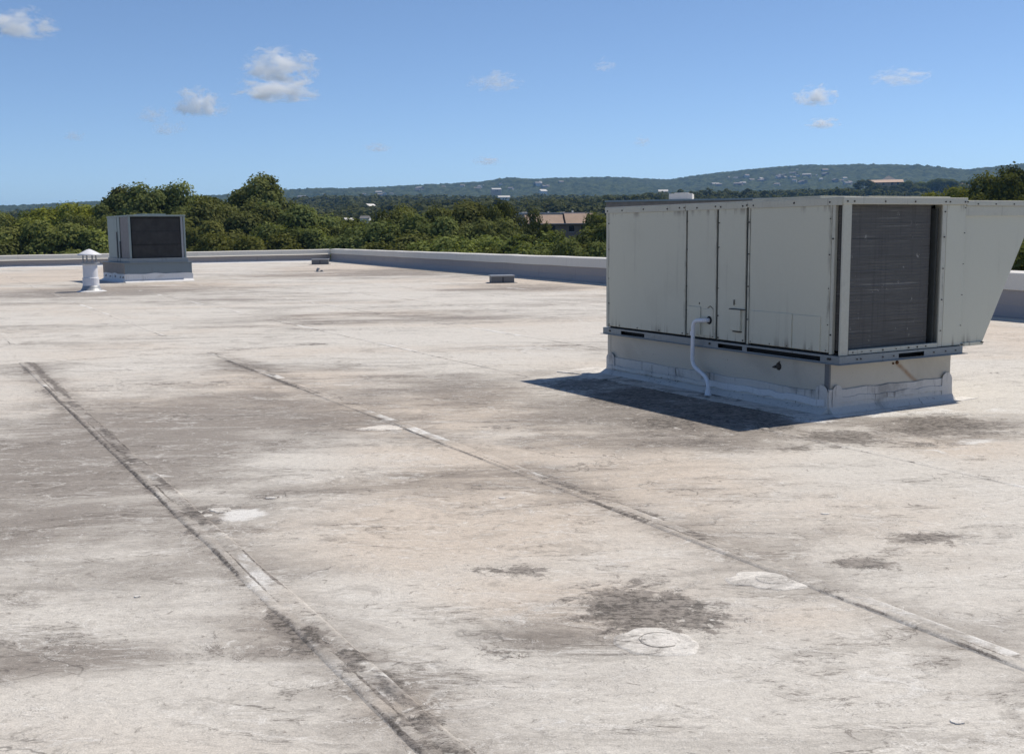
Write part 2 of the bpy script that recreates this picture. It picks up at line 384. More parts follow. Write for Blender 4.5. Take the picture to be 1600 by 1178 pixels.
# ================================================================== THE FLAT ROOF
def wall_x(y): return 15.0 + (y - 10.7) * (19.9 - 15.0) / (55.4 - 10.7)     # right parapet line
def wall_y(x): return 55.4 + (19.9 - x) * (56.9 - 55.4) / (19.9 - 3.95)     # far parapet line
def graded(segs):
    out = []
    for a, b, st in segs: out += list(np.arange(a, b, st))
    return np.array(out + [segs[-1][1]])
gx = graded([(-24, -7, .4), (-7, 8, .065), (8, 15.5, .16)])
gy = graded([(-14, -4, .4), (-4, 9.5, .065), (9.5, 20, .14), (20, 55, .4)])
X, Y = np.meshgrid(gx, gy)
# the right-hand edge follows the parapet
fr = np.clip((X - 8) / 7.5, 0, 1); X = X + fr * (wall_x(Y) + 0.15 - 15.5)
frY = np.clip((Y - 20) / 35.0, 0, 1); Y = Y + frY * (wall_y(X) + 0.15 - 55.0)
nx, ny = len(gx), len(gy)
WX = AV.x * X + AU.x * Y; WY = AV.y * X + AU.y * Y
Z = np.zeros_like(X)
# marks with a shape of their own: centre, width and height in the photograph, channel, strength
MARKS = [
    # dark blots
    (1005, 952, 215, 84, 0, .98), (1080, 965, 150, 60, 0, .85), (960, 965, 110, 50, 0, .8), (800, 890, 130, 20, 0, .72), (1350, 880, 120, 40, 0, .85), (1445, 842, 120, 26, 0, .78), (1395, 862, 90, 20, 0, .66),
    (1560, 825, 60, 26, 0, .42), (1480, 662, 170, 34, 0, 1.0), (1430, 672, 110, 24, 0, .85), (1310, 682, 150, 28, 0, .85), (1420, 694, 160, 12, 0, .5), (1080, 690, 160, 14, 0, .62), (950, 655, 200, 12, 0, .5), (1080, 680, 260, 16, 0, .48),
    (310, 800, 70, 26, 0, .85), (330, 815, 50, 18, 0, .8), (420, 778, 60, 10, 0, .55), (950, 600, 140, 30, 0, .55), (1130, 655, 180, 40, 0, .70), (1010, 635, 180, 26, 0, .62), (1200, 640, 130, 30, 0, .62), (1080, 625, 160, 20, 0, .6),
    (270, 600, 330, 12, 0, .42), (120, 610, 180, 10, 0, .40), (520, 668, 300, 18, 0, .36), (590, 590, 260, 12, 0, .36), (640, 1040, 120, 26, 0, .4), (360, 1020, 240, 30, 0, .36), (780, 1020, 160, 30, 0, .45), (100, 1010, 200, 24, 0, .3),
    (1250, 700, 220, 12, 0, .5), (420, 650, 220, 12, 0, .34), (160, 640, 160, 10, 0, .34), (800, 668, 180, 10, 0, .40), (1010, 720, 200, 12, 0, .36), (1500, 745, 140, 10, 0, .42), (60, 770, 60, 7, 0, .5), (880, 540, 120, 6, 0, .42), (480, 538, 120, 5, 0, .6), (370, 546, 120, 5, 0, .45),
    (620, 490, 220, 6, 0, .40), (560, 515, 240, 5, 0, .36), (740, 505, 160, 5, 0, .34), (180, 490, 200, 5, 0, .34), (690, 478, 200, 5, 0, .34), (300, 470, 240, 4, 0, .36), (860, 500, 120, 5, 0, .34),
    (1000, 620, 200, 40, 0, .95), (1120, 645, 240, 46, 0, 1.0), (1190, 660, 120, 30, 0, .9), (900, 600, 140, 24, 0, .8), (1060, 660, 200, 30, 0, .9),  # stains along the unit's cast shadow, deepened to brown that shadow too
    # grey film
    (200, 690, 520, 190, 3, .85), (480, 660, 400, 90, 3, .6), (80, 800, 260, 120, 3, .5), (330, 880, 360, 90, 3, .25), (700, 610, 420, 60, 3, .45), (100, 1030, 420, 60, 3, .5), (470, 1010, 260, 50, 3, .4), (640, 500, 500, 24, 3, .35), (380, 470, 500, 18, 3, .3), (1450, 670, 260, 50, 3, .5), (850, 1000, 200, 60, 3, .4), (1080, 640, 480, 90, 3, .8), (700, 760, 420, 60, 3, .2), (140, 455, 400, 22, 3, .6), (640, 425, 400, 14, 3, .6), (820, 450, 240, 10, 3, .5),
    # warm tan
    (760, 770, 520, 150, 1, .9), (420, 590, 420, 40, 1, .9), (1050, 760, 560, 130, 1, .85), (920, 940, 460, 100, 1, .8), (1350, 790, 420, 120, 1, .8), (700, 640, 300, 60, 1, .6), (1250, 960, 360, 80, 1, .6), (430, 960, 200, 120, 1, .5), (640, 1100, 180, 60, 1, .7), (80, 430, 300, 26, 1, 1.2), (250, 447, 240, 10, 1, 1.3), (600, 418, 320, 16, 1, 1.3), (840, 445, 240, 16, 1, 1.3), (1560, 520, 160, 34, 1, 1.2), (1500, 700, 260, 60, 1, .7),
    # fresh white coat
    (375, 805, 110, 32, 2, .85), (600, 668, 70, 9, 2, .9), (245, 745, 70, 22, 2, .55), (1400, 645, 320, 30, 2, .62), (1260, 655, 140, 20, 2, .62), (1540, 690, 160, 14, 2, .5), (1400, 705, 300, 12, 2, .45), (1560, 640, 160, 22, 2, .42), (840, 545, 300, 20, 2, .5), (1080, 690, 200, 8, 2, .4), (470, 470, 300, 8, 2, .45), (250, 446, 150, 5, 2, .5), (150, 458, 60, 4, 2, .5),
    (1130, 555, 10, 3, 2, .4), (450, 740, 220, 24, 2, .35), (560, 860, 260, 50, 2, .33), (250, 930, 300, 50, 2, .34), (650, 960, 240, 60, 2, .36), (1080, 1090, 600, 110, 2, .36), (1400, 1060, 380, 110, 2, .36), (860, 1130, 400, 80, 2, .36), (300, 1120, 420, 60, 2, .33),
]
def stain_field(X, Y):
    WX = AV.x * X + AU.x * Y; WY = AV.y * X + AU.y * Y
    stain = np.zeros(X.shape + (4,), np.float32)
    for (px, py, w, h, ch, st) in MARKS:
        c = on_roof(px, py); d = c.y
        sx = 0.5 * w / F_PX * d
        sy = 0.5 * abs(on_roof(px, max(py - h / 2, 376)).y - on_roof(px, py + h / 2).y)
        # uneven outline: the distance is stirred by noise
        q = ((WX - c.x) / sx) ** 2 + ((WY - c.y) / max(sy, .05)) ** 2
        q = q * (0.35 + 1.3 * fbm(WX * 2.2 + px, WY * 2.2, 3, px % 17))
        stain[..., ch] = np.maximum(stain[..., ch], st * np.exp(-q * 1.1))
    # dirt gathered along the two near laps
    for xs0, xs1, y1, k in ((1.23, 1.13, 13.5, .95), (3.09, 3.22, 13.4, .80)):
        xs = xs0 + (xs1 - xs0) * (Y + 6) / 19.5
        al = fbm(Y * 2.6 + xs0 * 9, X * 6, 4, 3)
        for off, wd, ph in ((.055, .035, 0), (-.06, .03, 5)):
            al2 = fbm(Y * 1.1 + ph, Y * 0 + xs0, 4, 6)
            m_ = np.exp(-((X - xs - off) / wd) ** 2) * np.clip((al2 - .42) * 6, 0, 1) * (Y < y1)
            stain[..., 0] = np.maximum(stain[..., 0], k * m_)
        m_ = np.exp(-((X - xs - 0.02) / 0.075) ** 2) * np.clip((al - .50) * 8, 0, 1) * (Y < y1)
        stain[..., 0] = np.maximum(stain[..., 0], k * .7 * m_)
        m2 = np.exp(-((X - xs) / 0.25) ** 2) * (Y < y1)
        stain[..., 3] = np.maximum(stain[..., 3], .30 * m2)
    return np.clip(stain, 0, 1.5)
stain = stain_field(X, Y)
V = np.stack([X, Y, Z], -1).reshape(-1, 3)
ii = np.arange(nx * ny).reshape(ny, nx)
Fq = np.stack([ii[:-1, :-1], ii[:-1, 1:], ii[1:, 1:], ii[1:, :-1]], -1).reshape(-1, 4)
me = np_mesh('flat_roof', V, Fq)
ca = me.color_attributes.new('stain', 'FLOAT_COLOR', 'POINT')
ca.data.foreach_set('color', stain.reshape(-1))
me.polygons.foreach_set('use_smooth', [True] * len(me.polygons))
roof = link('flat_roof', me, ROOF, rz=ANG)
tag(roof, 'weathered pale grey membrane roof with dirt stains', None, None, 'structure')

def strip(name, mat, x0, y0, x1, y1, w, h=0.004, jit=0.004, step=0.06, parent=roof, z0=0.0, white=0.15, lines=1.0, seed=0):
    """a lapped band of membrane: thin, wandering edges, cracked and dirty along its lips"""
    L = math.hypot(x1 - x0, y1 - y0); n = max(2, int(L / step)); dx, dy = (x1 - x0) / L, (y1 - y0) / L
    t = np.arange(n + 1) / n; s_ = t * L
    nz = lambda f, k, o=4: fbm(s_ * f + seed * 3.7, np.full(n + 1, k * 5.1 + seed), o, k)
    a = w / 2 + jit * 3 * (nz(2.5, 1) - .47); b = w / 2 + jit * 3 * (nz(2.5, 2) - .47); m_ = .12 * w + jit * 4 * (nz(1.2, 3) - .47)
    hh = h * (0.2 + 1.3 * nz(1.7, 4, 3))
    q = .007
    offs = [(-a, .0004, 0), (-a + q, .6 * hh, 1), (-a + 2 * q, hh, .8), (-a + 3.5 * q, hh, 0), (m_ - 1.5 * q, hh, 0), (m_, hh * .75, 2), (m_ + 1.5 * q, hh * 1.25, 0), (b - 3.5 * q, hh, 0), (b - 2 * q, hh, .8), (b - q, .6 * hh, 1), (b, .0004, 0)]
    if w < .1: offs = offs[:4] + offs[7:]
    k = len(offs); V_ = np.zeros((n + 1, k, 3)); D = np.zeros((n + 1, k))
    brk = [np.clip((nz(2.0, 5 + j) - .44) * 7, 0, 1) for j in range(3)]
    for j, (o, z, ln) in enumerate(offs):
        V_[:, j, 0] = x0 + (x1 - x0) * t - dy * o; V_[:, j, 1] = y0 + (y1 - y0) * t + dx * o; V_[:, j, 2] = z0 + z
        which = 2 if ln == 2 else (0 if j < k / 2 else 1)
        D[:, j] = min(ln, 1) * brk[which] * lines
    ii_ = np.arange((n + 1) * k).reshape(n + 1, k)
    F_ = np.stack([ii_[:-1, :-1], ii_[:-1, 1:], ii_[1:, 1:], ii_[1:, :-1]], -1).reshape(-1, 4)
    Vf = V_.reshape(-1, 3); me_ = np_mesh(name, Vf, F_)
    if me_.polygons[0].normal.z < 0: me_.flip_normals()
    o = link(name, me_, mat, parent); sf = stain_field(Vf[:, 0], Vf[:, 1])
    wob = fbm(Vf[:, 1] * 1.6 + seed * 5, Vf[:, 0] * 5, 3, 4)
    sf[:, 2] = np.maximum(sf[:, 2], white * np.clip((wob - .3) * 5, 0, 1.8)); sf[:, 3] *= .8
    sf[:, 0] = np.maximum(sf[:, 0], D.reshape(-1) * .95)
    me_.color_attributes.new('stain', 'FLOAT_COLOR', 'POINT').data.foreach_set('color', sf.astype(np.float32).ravel())
    return o
strip('seam_strip', SEAM, 1.27, -6, 1.13, 13.5, 0.135, 0.009, .006, white=.32, seed=1)
strip('seam_strip', SEAM, 3.05, -6, 3.22, 13.4, 0.115, 0.008, .006, white=.32, lines=.9, seed=2)
for k, (xs, ya, yb) in enumerate(((5.32, 1, 30), (7.4, 10, 40), (9.5, 12, 46), (11.6, 14, 50), (13.6, 16, 50), (-1.0, 15, 50), (1.2, 16, 50), (3.2, 16, 50), (-3.1, 18, 48))):
    strip('seam_strip', SEAMF, xs, ya, xs + 0.1, yb, 0.080, 0.005, 0.008, .12, white=.34, lines=.7, seed=3 + k)
for k, (yc, xa, xb) in enumerate(((13.47, -12, 4.6), (27.2, -10, 15), (41, -10, 17))):
    strip('seam_strip', SEAMF, xa, yc, xb, yc + 0.05, 0.05, 0.003, 0.012, .12, white=.2, lines=.7, seed=20 + k)

def blob(name, mat, wpos, rx, ry, h, z0=0.0, seed=1, irr=0.12, parent=roof, n=40):
    x, y = to_rf(wpos); rr_ = random.Random(seed); ph = [rr_.uniform(0, 6.28) for _ in range(4)]
    ring = []
    for k in range(n):
        a = 2 * math.pi * k / n
        q = 1 + irr * (0.5 * math.sin(2 * a + ph[0]) + 0.4 * math.sin(3 * a + ph[1]) + 0.3 * math.sin(5 * a + ph[2]) + .25 * math.sin(9 * a + ph[3]))
        w = Vector((rx * q * math.cos(a), ry * q * math.sin(a), 0))
        ring.append((w.dot(AV), w.dot(AU)))
    vs_ = [(x + a, y + b, z0 + 0.0006) for a, b in ring] + [(x + a * .93, y + b * .93, z0 + h) for a, b in ring]
    fs = [(k, (k + 1) % n, n + (k + 1) % n, n + k) for k in range(n)] + [tuple(range(n, 2 * n))]
    return MB().add(vs_, fs).build(name, mat, parent)
def ring_ridge(wpos, r, z0, seed):
    x, y = to_rf(wpos); rr_ = random.Random(seed)
    pts = [(x + r * (1 + rr_.uniform(-.05, .05)) * math.cos(a), y + r * (1 + rr_.uniform(-.05, .05)) * math.sin(a), z0) for a in np.linspace(.4 + seed, 4.9 + seed, 20)]
    return pts
for k, (px, py, rx, ry) in enumerate(((1025, 1003, .143, .135), (1196, 907, .145, .120))):
    c = on_roof(px, py)
    p = blob('coating_patch', PATCH, c, rx, ry, .0035, 0, 11 + k, (.13, .24)[k])
    pl = blob('plate_ring', PATCH, on_roof(px + (6 if k == 0 else 10), py - 2), .068, .068, .003, .0032, 31 + k, .05)
    pl.parent = p
    if k == 0: MB().tube(ring_ridge(on_roof(px + (6 if k == 0 else 10), py - 2), .070, .0052, k), .0010, 5, False).build('plate_edge', GRIME, p)
for k, (px, py, rx, ry) in enumerate(((1495, 1128, .020, .016), (304, 801, .035, .035), (322, 806, .028, .03), (345, 797, .06, .05), (215, 932, .014, .012), (785, 778, .02, .018), (598, 669, .17, .10), (424, 778, .03, .02), (520, 1035, .02, .02), (1290, 803, .02, .014))):
    blob('coating_patch', PATCH, on_roof(px, py), rx, ry, .004, 0.0, 50 + k, .22, n=24)

# the building below the roof edge
rc = [(-24, -14), (wall_x(-14) + .3, -14), (wall_x(55.4) + .3, 55.7), (-24, wall_y(-24) + .3)]
m = MB()
for k in range(4):
    (xa, ya), (xb, yb) = rc[k], rc[(k + 1) % 4]
    m.add([(xa, ya, GROUND), (xb, yb, GROUND), (xb, yb, -.05), (xa, ya, -.05)], [(0, 1, 2, 3)])
m.build('building_wall', simple('building_render', (0.36, 0.31, 0.26), 0.85), roof)

# ------------------------------------------------------------------ parapets
def profile_run(name, mat, parent, prof, A, B, ha, hb, na, nb, n=24, bow=0.0):
    """profile points (out, z as fraction of height or metres when flagged) carried from A to B"""
    vs_ = []; fs = []; k = len(prof)
    for i in range(n + 1):
        t = i / n; P = A.lerp(B, t); H = ha + (hb - ha) * t; nn = na
        wob = 0.004 * math.sin(i * 2.3) + rnd.uniform(-.003, .003)
        for (o, z) in prof:
            q = P + nn * (o + wob * 0.5); vs_.append((q.x, q.y, z * H + wob * (1 if z > 0 else 0)))
    for i in range(n):
        for j in range(k - 1): fs.append((i * k + j, (i + 1) * k + j, (i + 1) * k + j + 1, i * k + j + 1))
    fs += [tuple(range(k)), tuple(n * k + j for j in reversed(range(k)))]
    return MB().add(vs_, fs).build(name, mat, parent)

CORNER = rf(19.9, 55.4)
RA = rf(wall_x(-14), -14); dirR = (CORNER - RA).normalized(); nR = Vector((-dirR.y, dirR.x, 0))   # towards the roof
if nR.dot(-RA) < 0: nR = -nR
LA = rf(-24, wall_y(-24)); dirL = (CORNER - LA).normalized(); nL = Vector((dirL.y, -dirL.x, 0))
if nL.dot(-LA) < 0: nL = -nL
pr = empty('parapet_wall', RA); tag(pr, 'long low parapet with wide pale cap running along the right roof edge', 'parapet')
pl_ = empty('parapet_wall', LA); tag(pl_, 'low far parapet with pale ledge behind the vent and small unit', 'parapet')
def rel(o, root): o.matrix_parent_inverse = Matrix.Translation(-root.location); return o
rel(profile_run('wall_face', PARA, pr, [(0.15, 0.0), (0.06, 0.05), (0.03, 0.14), (0.0, 0.3), (0.0, 0.92), (-0.28, 0.92), (-0.28, -.2)], RA, CORNER, .76, .64, nR, nR, 60), pr)
rel(profile_run('coping_cap', COPE, pr, [(0.02, 0.625), (0.045, 0.64), (0.032, 0.98), (0.02, 1.0), (-0.30, 1.03), (-0.31, 0.65)], RA, CORNER, .76, .64, nR, nR, 60), pr)
rel(profile_run('base_strip', CURB, pr, [(0.32, 0.002), (0.30, 0.030), (0.17, 0.045), (0.13, 0.01)], RA, CORNER - dirR * 1.0, .76, .64, nR, nR, 60), pr)
rel(profile_run('wall_face', PARA, pl_, [(0.0, 0.0), (0.0, 0.88), (-0.28, 0.88), (-0.28, -.2)], LA, CORNER - dirL * .05, .50, .62, nL, nL, 50), pl_)
rel(profile_run('coping_cap', COPE, pl_, [(0.02, 0.56), (0.16, 0.585), (0.155, 0.62), (0.05, 0.66), (0.04, 0.985), (0.02, 1.0), (-0.30, 1.03), (-0.31, 0.6)], LA, CORNER - dirL * .05, .50, .62, nL, nL, 50), pl_)
rel(profile_run('cant_strip', MEMBW, pl_, [(0.34, 0.004), (0.30, 0.03), (0.05, 0.17), (0.004, 0.20)], LA, CORNER - dirL * .4, .50, .62, nL, nL, 50), pl_)

# ================================================================== MAIN ROOFTOP UNIT
UB = Vector((2.4961, 8.1917, 0)); L, W = 3.143, 1.362
unit = empty('rooftop_unit', UB, ANG)
tag(unit, 'large grey rooftop air conditioning unit with angled hood on a flashed curb', 'rooftop unit')
ZB, ZT = 0.468, 1.606
core = MB(); core.box(.010, W - .004, .125, L - .006, ZB, ZT); core.box(.012, 1.2, .03, .1, ZB - .004, ZB + .01)
core.build('inner_frame', DARK, unit)
def panel(y0, y1, z0=ZB + .012, z1=ZT - .004, name='side_panel'):
    m = MB(); m.box(-.012, .004, y0, y1, z0, z1); return m.build(name, PAINT, unit, .004)
p1 = panel(1.866, 3.098); p2 = panel(1.444, 1.842); p3 = panel(1.066, 1.416); p4 = panel(.104, 1.010)
# corner posts and mullions
m = MB(); m.box(-.008, .02, 3.106, L, ZB, ZT); m.build('corner_post', FRAME, unit, .004)
m = MB(); m.box(-.004, .02, 1.026, 1.046, ZB, ZT); m.build('mullion', PAINT, unit, .003)
m = MB(); m.box(.002, .009, 1.008, 1.064, ZB, ZT); m.build('mullion_back', GAPM, unit)
for ya, yb in ((1.852, 1.864), (1.418, 1.442)):
    m = MB(); m.box(.001, .012, ya, yb, ZB, ZT); m.build('mullion', GAPM, unit)
m = MB(); m.box(-.012, .020, .070, .100, ZB, ZT); m.build('corner_post', FRAME, unit, .003)
m = MB(); m.prism([(-.008, .006, ZB - .004), (-.008, -.010, ZB - .004), (.078, -.010, ZB - .004), (.078, .000, ZB - .004), (.0, .0, ZB - .004), (.0, .006, ZB - .004)], (0, 0, ZT - ZB + .006)); m.build('corner_post', FRAME, unit, .003)
m = MB(); m.prism([(1.086, -.006, ZB), (1.134, -.006, ZB), (1.134, .1, ZB), (1.122, .1, ZB), (1.122, .008, ZB), (1.086, .008, ZB)], (0, 0, ZT - ZB)); m.build('corner_post', FRAME, unit, .003)
m = MB(); m.box(1.140, W, -.004, .122, ZB, ZT); m.build('end_panel', PAINT, unit, .004)
m = MB(); m.box(.09, 1.084, -.006, .03, ZB - .002, ZB + .034); m.build('bottom_rail', FRAME, unit, .003)
m = MB(); m.box(W + .0005, W + .0095, .006, .03, ZB, ZT - .002); m.build('joint_strip', GAPM, unit)
# condenser coil: slab with a rounded bend at the right, rows of tubes proud of it
prof = [(.022, .045), (.022, .118), (1.050, .119)]
for k in range(9):
    a = math.pi / 2 * k / 8; prof.append((.985 + .065 * math.cos(a), .110 - .065 * math.sin(a)))
m = MB(); m.prism([(x, y, ZB + .03) for x, y in prof], (0, 0, ZT - ZB - .032))
coil = m.build('condenser_coil', COIL, unit)
rows = MB(); nrow = 0
for i in range(nrow):
    z = ZB + .05 + i * (ZT - ZB - .10) / nrow
    rows.add([(.03, .0445, z), (.985, .0445, z), (.985, .0425, z + .0015), (.03, .0425, z + .0015), (.03, .0445, z + .003), (.985, .0445, z + .003)], [(0, 1, 2, 3), (3, 2, 5, 4)])
gd = MB()
for i in range(1, 9):
    z = ZB + .03 + i * (ZT - ZB - .06) / 9; gd.tube([(.03, .032, z), (1.0, .032, z + .004)], .0010, 4)
tag(gd.build('coil_guard_wires', BLOCK, coil), None, None, None, 'stuff')
m = MB(); m.box(1.062, 1.084, .035, .1, ZB, ZT - .03); m.build('coil_end_plate', GAPM, unit)
# top cover with folded edge
m = MB(); m.box(-.016, W + .004, -.018, L + .014, ZT, ZT + .054); top = m.build('top_cover', FRAME, unit, .004)
m = MB(); m.box(.01, W - .03, .25, 1.02, ZT + .055, ZT + .070); m.box(.25, W - .2, -.01, .24, ZT + .055, ZT + .062); m.build('fan_deck', FRAME, top, .003)
for ya, yb in ((1.86, 3.13), (1.04, 1.86), (-.014, 1.02)):
    m = MB(); m.box(-.020, -.0165, ya + .01, yb - .002, ZT - .006, ZT + .046); m.build('edge_trim', FRAME, top, .001)
# base rail channels
def rail_x(xw, y0, y1, slots, nm='base_rail'):
    m = MB(); zs0, zs1 = .400, .462
    m.box(xw, .04, y0, y1, zs1 - .004, zs1); m.box(xw - .022, .05, y0 - .012, y1 + .02, zs0 - .004, zs0)
    cur = y0
    for (a, b) in sorted(slots):
        m.box(xw, xw + .004, cur, a, zs0, zs1 - .004)
        m.box(xw, xw + .004, a, b, zs0, zs0 + .010); m.box(xw, xw + .004, a, b, zs1 - .016, zs1 - .004)
        cur = b
    m.box(xw, xw + .004, cur, y1, zs0, zs1 - .004)
    return m.build(nm, GALV, unit)
rail_x(-.024, -.026, 3.175, [(2.47, 2.86), (1.074, 1.39), (.174, 1.018)])
m = MB(); xw = -.026; zs0, zs1 = .4004, .4624
m.box(-.019, W + .006, xw, .04, zs1 - .004, zs1); m.box(-.03, W + .05, xw - .020, .05, zs0 - .004, zs0)
m.box(-.020, .617, xw, xw + .004, zs0, zs1 - .004); m.box(.909, W + .004, xw, xw + .004, zs0, zs1 - .004)
m.box(.617, .909, xw, xw + .004, zs0, zs0 + .010); m.box(.617, .909, xw, xw + .004, zs1 - .016, zs1 - .004)
m.build('base_rail', GALV, unit)
m = MB(); m.box(.03, W - .02, .05, L - .02, .401, .466); m.build('base_pan', DARK, unit)
# embossed covers on the panels
def emboss(y0, y1, z0, z1, par, h=.005, x=-.012, nm='access_cover'):
    m = MB(); m.prism([(x + .0005, y0, z0), (x + .0005, y1, z0), (x + .0005, y1, z1), (x + .0005, y0, z1)], (-h, 0, 0)); return m.build(nm, PAINT, par, .0025)
emboss(1.640, 1.812, .50, .75, p2, .010); emboss(1.47, 1.60, .50, .735, p2, .008)
emboss(1.102, 1.225, .575, .752, p3, .020, nm='disconnect_box')
emboss(.50, .985, .485, .757, p4, .008); emboss(.19, .485, .485, .754, p4, .007)
m = MB(); m.box(-.030, -.012, 1.055, 1.245, .752, .760); m.build('latch_bar', SCREW, p3)
m = MB(); m.tube([(-.018, 1.195, .79), (-.018, 1.195, .835)], .005, 6); m.build('latch_handle', SCREW, p3)
m = MB(); m.box(-.028, -.012, 1.095, 1.20, .562, .570); m.build('latch_bar', SCREW, p3)
m = MB(); m.tube([(-.014, 1.66, .772), (-.014, 1.662, .790)], .004, 6); m.build('clip', SCREW, p2)
m = MB(); m.tube([(-.014, 1.545, .745), (-.016, 1.51, .765), (-.014, 1.47, .74)], .003, 6); m.build('clip', SCREW, p2)
# screws and bolts
s_ = MB()
def screw_l(y, z, r=.007):
    r *= rnd.uniform(.5, .95)
    s_.tube([(-.012, y, z), (-.020, y, z)], r, 6)
def screw_e(x, z, r=.007):
    r *= rnd.uniform(.5, .9); x += rnd.uniform(-.02, .02) if z < .5 else 0
    s_.tube([(x, -.002, z), (x, -.014, z)], r, 6)
for y in (3.08, 2.9, 2.6, 2.25, 1.90, 1.82, 1.47, 1.40, 1.08, .98, .55, .13, .75, .3): screw_l(y, ZB + .028, .007)
for z in (.7, .95, 1.25, 1.5): 
    for y in (3.085, 1.84, 1.405, 1.012 + .01, .115): screw_l(y, z + rnd.uniform(-.03, .03), .0065)
for y in (3.10, 2.85, 2.5, 2.13, 1.95, 1.88, 1.70, 1.45, 1.38, 1.10, 1.05, .97, .5, .12): s_.tube([(-.018, y, ZT + .018 + rnd.uniform(-.01, .012)), (-.026, y, ZT + .018)], .0065, 6)
for x in (.02, .09, .42, .75, 1.10, 1.15, 1.33, 1.36): s_.tube([(x, -.016, ZT + .022), (x, -.024, ZT + .022)], .0065, 6)
for x in (.12, .22, .34, .45, .62, .74, .86, .95): screw_e(x, ZB + .016)
for z in (.6, .85, 1.1, 1.35, 1.55): screw_e(1.11, z); screw_e(1.350, z + .03, .0045)
for z in (.62, 1.35): s_.tube([(-.01, .083, z), (-.02, .083, z)], .0065, 6)
for y in (3.05, 1.50, .09, .07): s_.tube([(-.022, y, .435), (-.032, y, .435)], .010, 6)
for x in (.16, .20, .44, .56, 1.02, 1.16, 1.28): s_.tube([(x, -.025, .432), (x, -.032, .432)], .006, 6)
tag(s_.build('screw_heads', SCREW, unit), None, None, None, 'stuff')
# outside air hood beyond the far edge of the end
HX = W + .010
poly = [(HX, .02, .452), (1.655, .02, .452), (2.285, .02, 1.590), (HX, .02, 1.590)]
m = MB(); m.prism(poly, (0, 1.35, 0)); hood = m.build('air_hood', PAINT, unit, .004)
m = MB(); m.prism([(HX, .005, 1.515), (2.245, .005, 1.515), (2.300, .005, 1.596), (HX, .005, 1.596)], (0, .014, 0)); m.build('hood_flashing', FRAME, hood, .003)
m = MB(); m.box(HX - .002, 2.31, -.008, 1.38, 1.597, 1.640); m.build('hood_top', FRAME, hood, .004)
m = MB(); m.box(HX, 1.660, .008, .019, .452, .480); m.build('hood_hem', PAINT, hood, .002)
sm = MB()
for x, z in ((1.385, .47), (1.635, .475), (1.5, 1.612), (1.72, 1.612), (1.95, 1.612)): sm.tube([(x, .008, z), (x, -.014, z)], .006, 6)
tag(sm.build('screw_heads', SCREW, hood), None, None, None, 'stuff')
# curb boards, flashing and apron
CX0, CX1, CY0, CY1 = .004, 1.385, .100, 3.125
m = MB(); m.box(CX0, CX1, CY0, CY1, 0, .396); curb = m.build('curb', CURB, unit, .004)
m = MB(); m.box(CX0 - .006, CX0 + .01, CY0 - .004, CY0 + .045, .16, .393); m.build('curb_corner_strip', BLOCK, curb)
m = MB(); m.box(CX0 - .003, CX0 + .02, CY1 - .05, CY1 + .003, .15, .393); m.build('curb_corner_strip', CURB, curb)
def skirt(nm, pts, mat, parent, zt, lean=.05, zfoot=.003, n=30, jit=.008):
    """membrane turned up a curb: wandering top edge, eased foot"""
    vs_ = []; fs = []; A_, B_, nn = pts
    prof = None
    for i in range(n + 1):
        t = i / n; P = A_.lerp(B_, t); top_ = zt + jit * (fbm(np.array([i * .35]), np.array([zt * 9]), 3, 5)[0] - .5) * 3
        w = rnd.uniform(-.003, .003)
        for (o, z) in ((.002, top_ + .004), (.014, top_), (.013 + w, top_ * .55), (.018 + w, top_ * .28), (.03 + lean * .35, .028), (.03 + lean, zfoot), (.0, zfoot - .002)):
            q = P + nn * o; vs_.append((q.x, q.y, z))
    k = 7
    for i in range(n):
        for j in range(k - 1): fs.append((i * k + j, (i + 1) * k + j, (i + 1) * k + j + 1, i * k + j + 1))
    fs += [tuple(range(k)), tuple(n * k + j for j in reversed(range(k)))]
    return MB().add(vs_, fs).build(nm, mat, parent)
nl, ne = Vector((-1, 0, 0)), Vector((0, -1, 0))
fl = skirt('flashing', (Vector((CX0, CY0 - .01, 0)), Vector((CX0, CY1 + .01, 0)), nl), MEMB, curb, .170, .07)
fe = skirt('flashing', (Vector((CX0 - .01, CY0, 0)), Vector((CX1 + .01, CY0, 0)), ne), MEMB, curb, .190, .03)
skirt('flashing', (Vector((CX1, CY0, 0)), Vector((CX1, CY1, 0)), -nl), MEMB, curb, .18, .05)
skirt('flashing', (Vector((CX0, CY1, 0)), Vector((CX1, CY1, 0)), -ne), MEMB, curb, .18, .05)
# second lapped band on the flashings
m = MB()
def lap(axis, a, b, z0, z1, off, nm='flashing_lap', mat=MEMB, n=36):
    vs_ = []; fs = []
    for i in range(n + 1):
        t = a + (b - a) * i / n; j = (fbm(np.array([i * .4]), np.array([z0 * 30]), 3, 8)[0] - .45) * .035; j2 = rnd.uniform(-.005, .005)
        for (o, z) in ((off - .006, z1 + j + .003), (off + .002, z1 + j), (off + .004, z0 + j2 + j), (off - .006, z0 + j2 + j - .004)):
            vs_.append((CX0 - o, t, z) if axis == 'l' else (t, CY0 - o, z))
    for i in range(n):
        for q in range(3): fs.append((i * 4 + q, (i + 1) * 4 + q, (i + 1) * 4 + q + 1, i * 4 + q + 1))
    return MB().add(vs_, fs).build(nm, mat, curb)
lap('l', .12, 1.62, .062, .110, .022, mat=MEMBW); lap('l', 1.55, 3.1, .055, .085, .026, mat=MEMB)
lap('e', .10, 1.34, .088, .128, .019)
